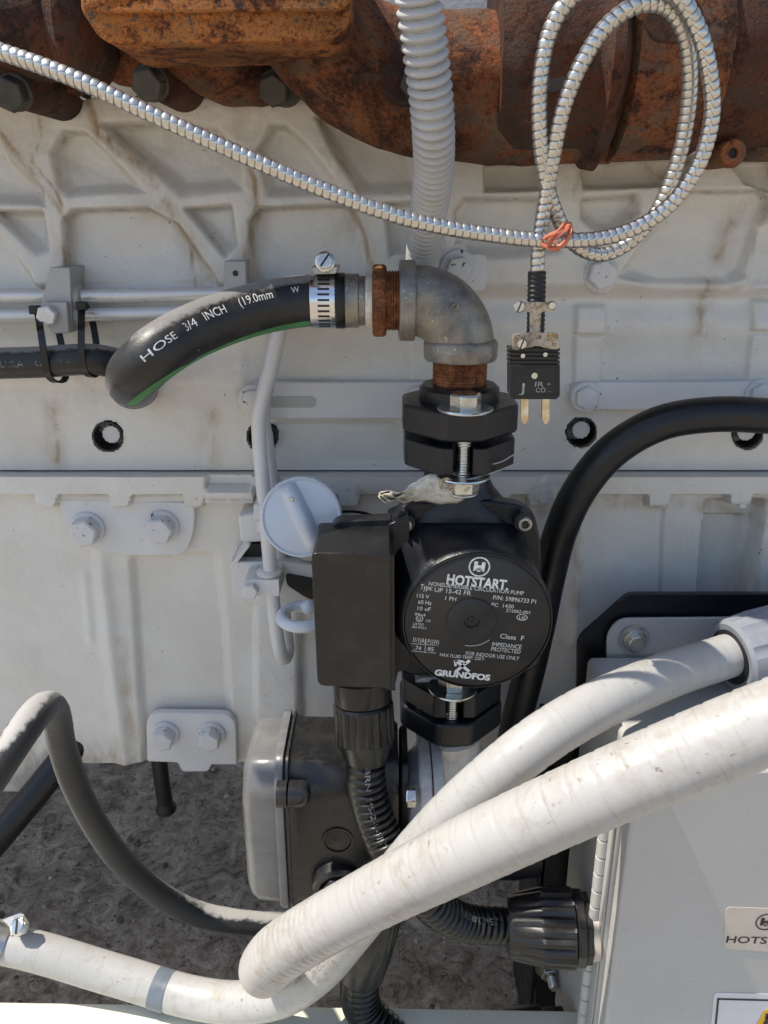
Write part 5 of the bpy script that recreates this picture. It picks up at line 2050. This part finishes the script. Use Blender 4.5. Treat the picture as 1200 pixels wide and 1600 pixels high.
t = thing('oil_filler', 'round pale oil filler cap with a raised grip bar', 'filler cap', P(470, 930, -.04))
cM = face(471, 808, -.082, R(3), R(-14))
k = mpp(808, -.082)
g = Geo()
g.lathe([(56 * k, -.010), (63 * k, -.008), (64 * k, -.002), (63 * k, .0008), (60.5 * k, .0014), (57 * k, .0002), (30 * k, .0010), (.0001, .0012)], 60, cM)
cp = obj('cap', g, MT['cap_white'], t)
g = Geo()
ba = Matrix.Rotation(R(24), 4, 'Z')
brs = []
for u, w, h in ((-57, 6, .001), (-54, 10, .006), (-40, 11, .009), (0, 12, .0105), (40, 11, .009), (54, 10, .006), (57, 6, .001)):
    brs.append([(w * k * x, u * k, max(h * z, 0)) for x, z in ((1.5, 0), (1.15, .55), (.7, .92), (0, 1), (-.7, .92), (-1.15, .55), (-1.5, 0))])
g.rings(brs, True, cM @ ba)
gb = obj('grip_bar', g, MT['cap_white'], cp, smooth=60)
g = Geo()
g.lathe([(3.2 * k, 0), (3.2 * k, .0106), (2.6 * k, .0110)], 14, cM @ ba @ Matrix.Translation((0, 33 * k, -.0005)))
obj('rivet', g, MT['brass'], gb)
g = Geo()
bk = axis_frame(P(472, 812, -.074), (.03, .86, -.50))
g.lathe([(.0225, .004), (.0225, .050), (.0215, .075), (.0215, .10)], 48, bk)
obj('filler_neck', g, MT['engine_trim'], t)
g = Geo()
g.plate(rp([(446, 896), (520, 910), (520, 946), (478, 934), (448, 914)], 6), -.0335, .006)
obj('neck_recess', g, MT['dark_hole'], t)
pg_ = pxpath([(520, 800, -.07), (560, 800, -.06), (600, 812, -.05), (640, 830, -.04)], .003)
g = Geo()
g.sweep(pg_, .0011, 10)
obj('retaining_cord', g, MT['rubber_black'], t)

# ================================================================== BLACK MOUNTING PLATE, CABINET
t = thing('mounting_plate', 'black steel mounting plate with a chamfered corner behind the white cabinet', 'plate', P(1000, 1600, -.05))
g = Geo()
g.plate(rp([(1600, 928), (982, 928), (903, 998), (900, 1150), (1600, 1150)], [2, 10, 14, 2, 2]), -.052, .005)
obj('upper_plate', g, MT['panel_black'], t, bevel=.0012)
g = Geo()
g.plate(rp([(838, 1152), (1600, 1152), (1600, 1800), (838, 1800)], [6, 2, 2, 2]), -.054, .006)
obj('lower_plate', g, MT['panel_black'], t, bevel=.0012)
g = Geo()
p0 = P(838, 1500, -.053)
zt_, zb2 = P(838, 1152, -.05).z, P(838, 1800, -.05).z
g.box((p0.x - .001, -.010, (zt_ + zb2) / 2), (.004, .088, zt_ - zb2))
obj('side_flange', g, MT['panel_black'], t, bevel=.0008)
g = Geo()
g.plate(rp([(866, 1160), (898, 1152), (898, 1186), (888, 1194), (868, 1194)], 8), -.0555, .002)
obj('raised_pad', g, MT['black_plastic'], t, bevel=.0006)

t = thing('control_cabinet', 'white control cabinet with a hinged door and stickers, at the lower right', 'cabinet', P(1100, 1700, -.1))
kx = lambda px, py, Y: P(px, py, Y).x
YF, YBK = -.172, -.062
x0 = .1560
zt = P(1000, 1024, YBK).z
zbm = P(1000, 1760, YF).z
g = Geo()
g.box((x0 + .20, (YF + YBK) / 2, (zt + zbm) / 2), (.40, YBK - YF, zt - zbm))
body = obj('body', g, MT['white_paint'], t, bevel=.005, seg=4)
g = Geo()
g.plate(rp([(948, 1060), (948, 990), (968, 967), (1600, 962), (1600, 1060)], [2, 20, 16, 2, 2]), -.0585, .003)
tabp = obj('mounting_tab', g, MT['white_paint'], t, bevel=.0008)
g = Geo()
M = face(990, 997, -.0585)
g.lathe([(.0118, 0), (.0122, .0008), (.0118, .0016)], 32, M)
ws = obj('washer', g, MT['zinc'], tabp)
g = Geo()
g.hexbolt(M @ Matrix.Translation((.0006, -.0012, .0014)), .0070, .0056, .0088, .0014, R(12))
obj('bolt', g, MT['zinc'], tabp, bevel=.0006)
# door
YD = -.192
xd = .1580
ztd = zt - .006
g = Geo()
g.box((xd + .20, YD + .0085, (ztd + zbm) / 2), (.40, .017, ztd - zbm))
door = obj('door', g, MT['white_paint'], t, bevel=.003, seg=3)
g = Geo()
hx, hy = x0 - .0032, -.158
kz = zt - .03
i = 0
while kz - .0145 > zbm:
    gg2 = Geo()
    gg2.lathe([(.0034, -.0072), (.0040, -.0066), (.0040, .0066), (.0034, .0072)], 18, Matrix.Translation((hx, hy, kz - .0075)))
    obj('hinge_knuckle', gg2, MT['white_paint'], t)
    kz -= .0150
g = Geo()
g.box((x0 - .0004, hy - .006, (zt - .03 + zbm) / 2), (.0012, .013, zt - .03 - zbm))
obj('hinge_leaf', g, MT['white_paint'], t)
# stickers on the door
YS = YD - .0004
ms = mpp(1450, YS)
g = Geo()
g.plate(rp([(1134, 1417), (1330, 1424), (1330, 1496), (1131, 1482)], 9), YS, .0003)
sk = obj('sticker', g, MT['sticker'], door, smooth=None)
g = Geo()
M = face(1197, 1441, YS - .0003)
sun_h_logo(g, M @ Matrix.Rotation(R(-2), 4, 'Z'), 16.5 * ms)
put_text(g, 'HOTSTART', face(1134, 1473, YS - .0003) @ Matrix.Rotation(R(-2.2), 4, 'Z'), 128 * ms, 13 * ms * 1.1, .012)
obj('lettering', g, MT['ink_dark'], sk, smooth=None, kind='stuff')
g = Geo()
g.plate(rp([(1116, 1551), (1400, 1559), (1390, 1760), (1096, 1760)], 7), YS, .0003)
sk = obj('warning_sticker', g, MT['sticker_white'], door, smooth=None)
g = Geo()
for q in ([(1121, 1560), (1400, 1567), (1400, 1569.5), (1121, 1562.5)], [(1121, 1560), (1124, 1560), (1106, 1740), (1103, 1740)]):
    g.plate(q, YS - .0003, .0002)
obj('border', g, MT['ink_dark'], sk, smooth=None)
g = Geo()
g.plate(rp([(1196, 1576), (1214, 1576), (1300, 1730), (1110, 1730)], 8), YS - .0003, .0002)
tri = obj('triangle', g, MT['yellow'], sk, smooth=None)
g = Geo()
for a, b in (((1200, 1586), (1128, 1718)), ((1208, 1586), (1282, 1718))):
    g.plate([a, (a[0] + 6 if a[0] == 1200 else a[0] - 6, a[1] + 4), (b[0] + 8 if b[0] == 1128 else b[0] - 8, b[1]), b], YS - .0006, .0002)
g.plate([(1197, 1584), (1211, 1584), (1213, 1592), (1195, 1592)], YS - .0006, .0002)
obj('triangle_outline', g, MT['ink_dark'], tri, smooth=None)
# stud, washer and nut on the black plate
t = thing('stud_bolt', 'zinc threaded stud with nut and washer under the black connector', 'bolt', P(862, 1545, -.06))
A = axis_frame(P(858, 1512, -.060), Vector((.04, -1, -.12)))
g = Geo()
g.lathe([(.0042 if k_ % 2 else .0036, k_ * .0008) for k_ in range(25)] + [(.0030, .0205)], 20, A)
obj('stud', g, MT['zinc'], t)
g = Geo()
g.lathe([(.0125, .0), (.0125, .0016)], 30, A)
obj('washer', g, MT['zinc'], t)
g = Geo()
g.hexbolt(A @ Matrix.Translation((0, 0, .0016)), .0092, .008, 0, 0, R(14))
obj('nut', g, MT['zinc'], t, bevel=.0005)

# ================================================================== SKID BEAM
pz0 = P(300, 1574, -.13)
g = Geo()
g.box((0, 0, 0), (1.5, .14, .05), Matrix.Translation(Vector((0, -.13 - .07, pz0.z - .025))) @ Matrix.Rotation(R(1.2), 4, 'Y'))
obj('skid_beam', g, MT['cream'], bevel=.002, label='cream painted steel skid beam along the bottom edge', cat='beam')
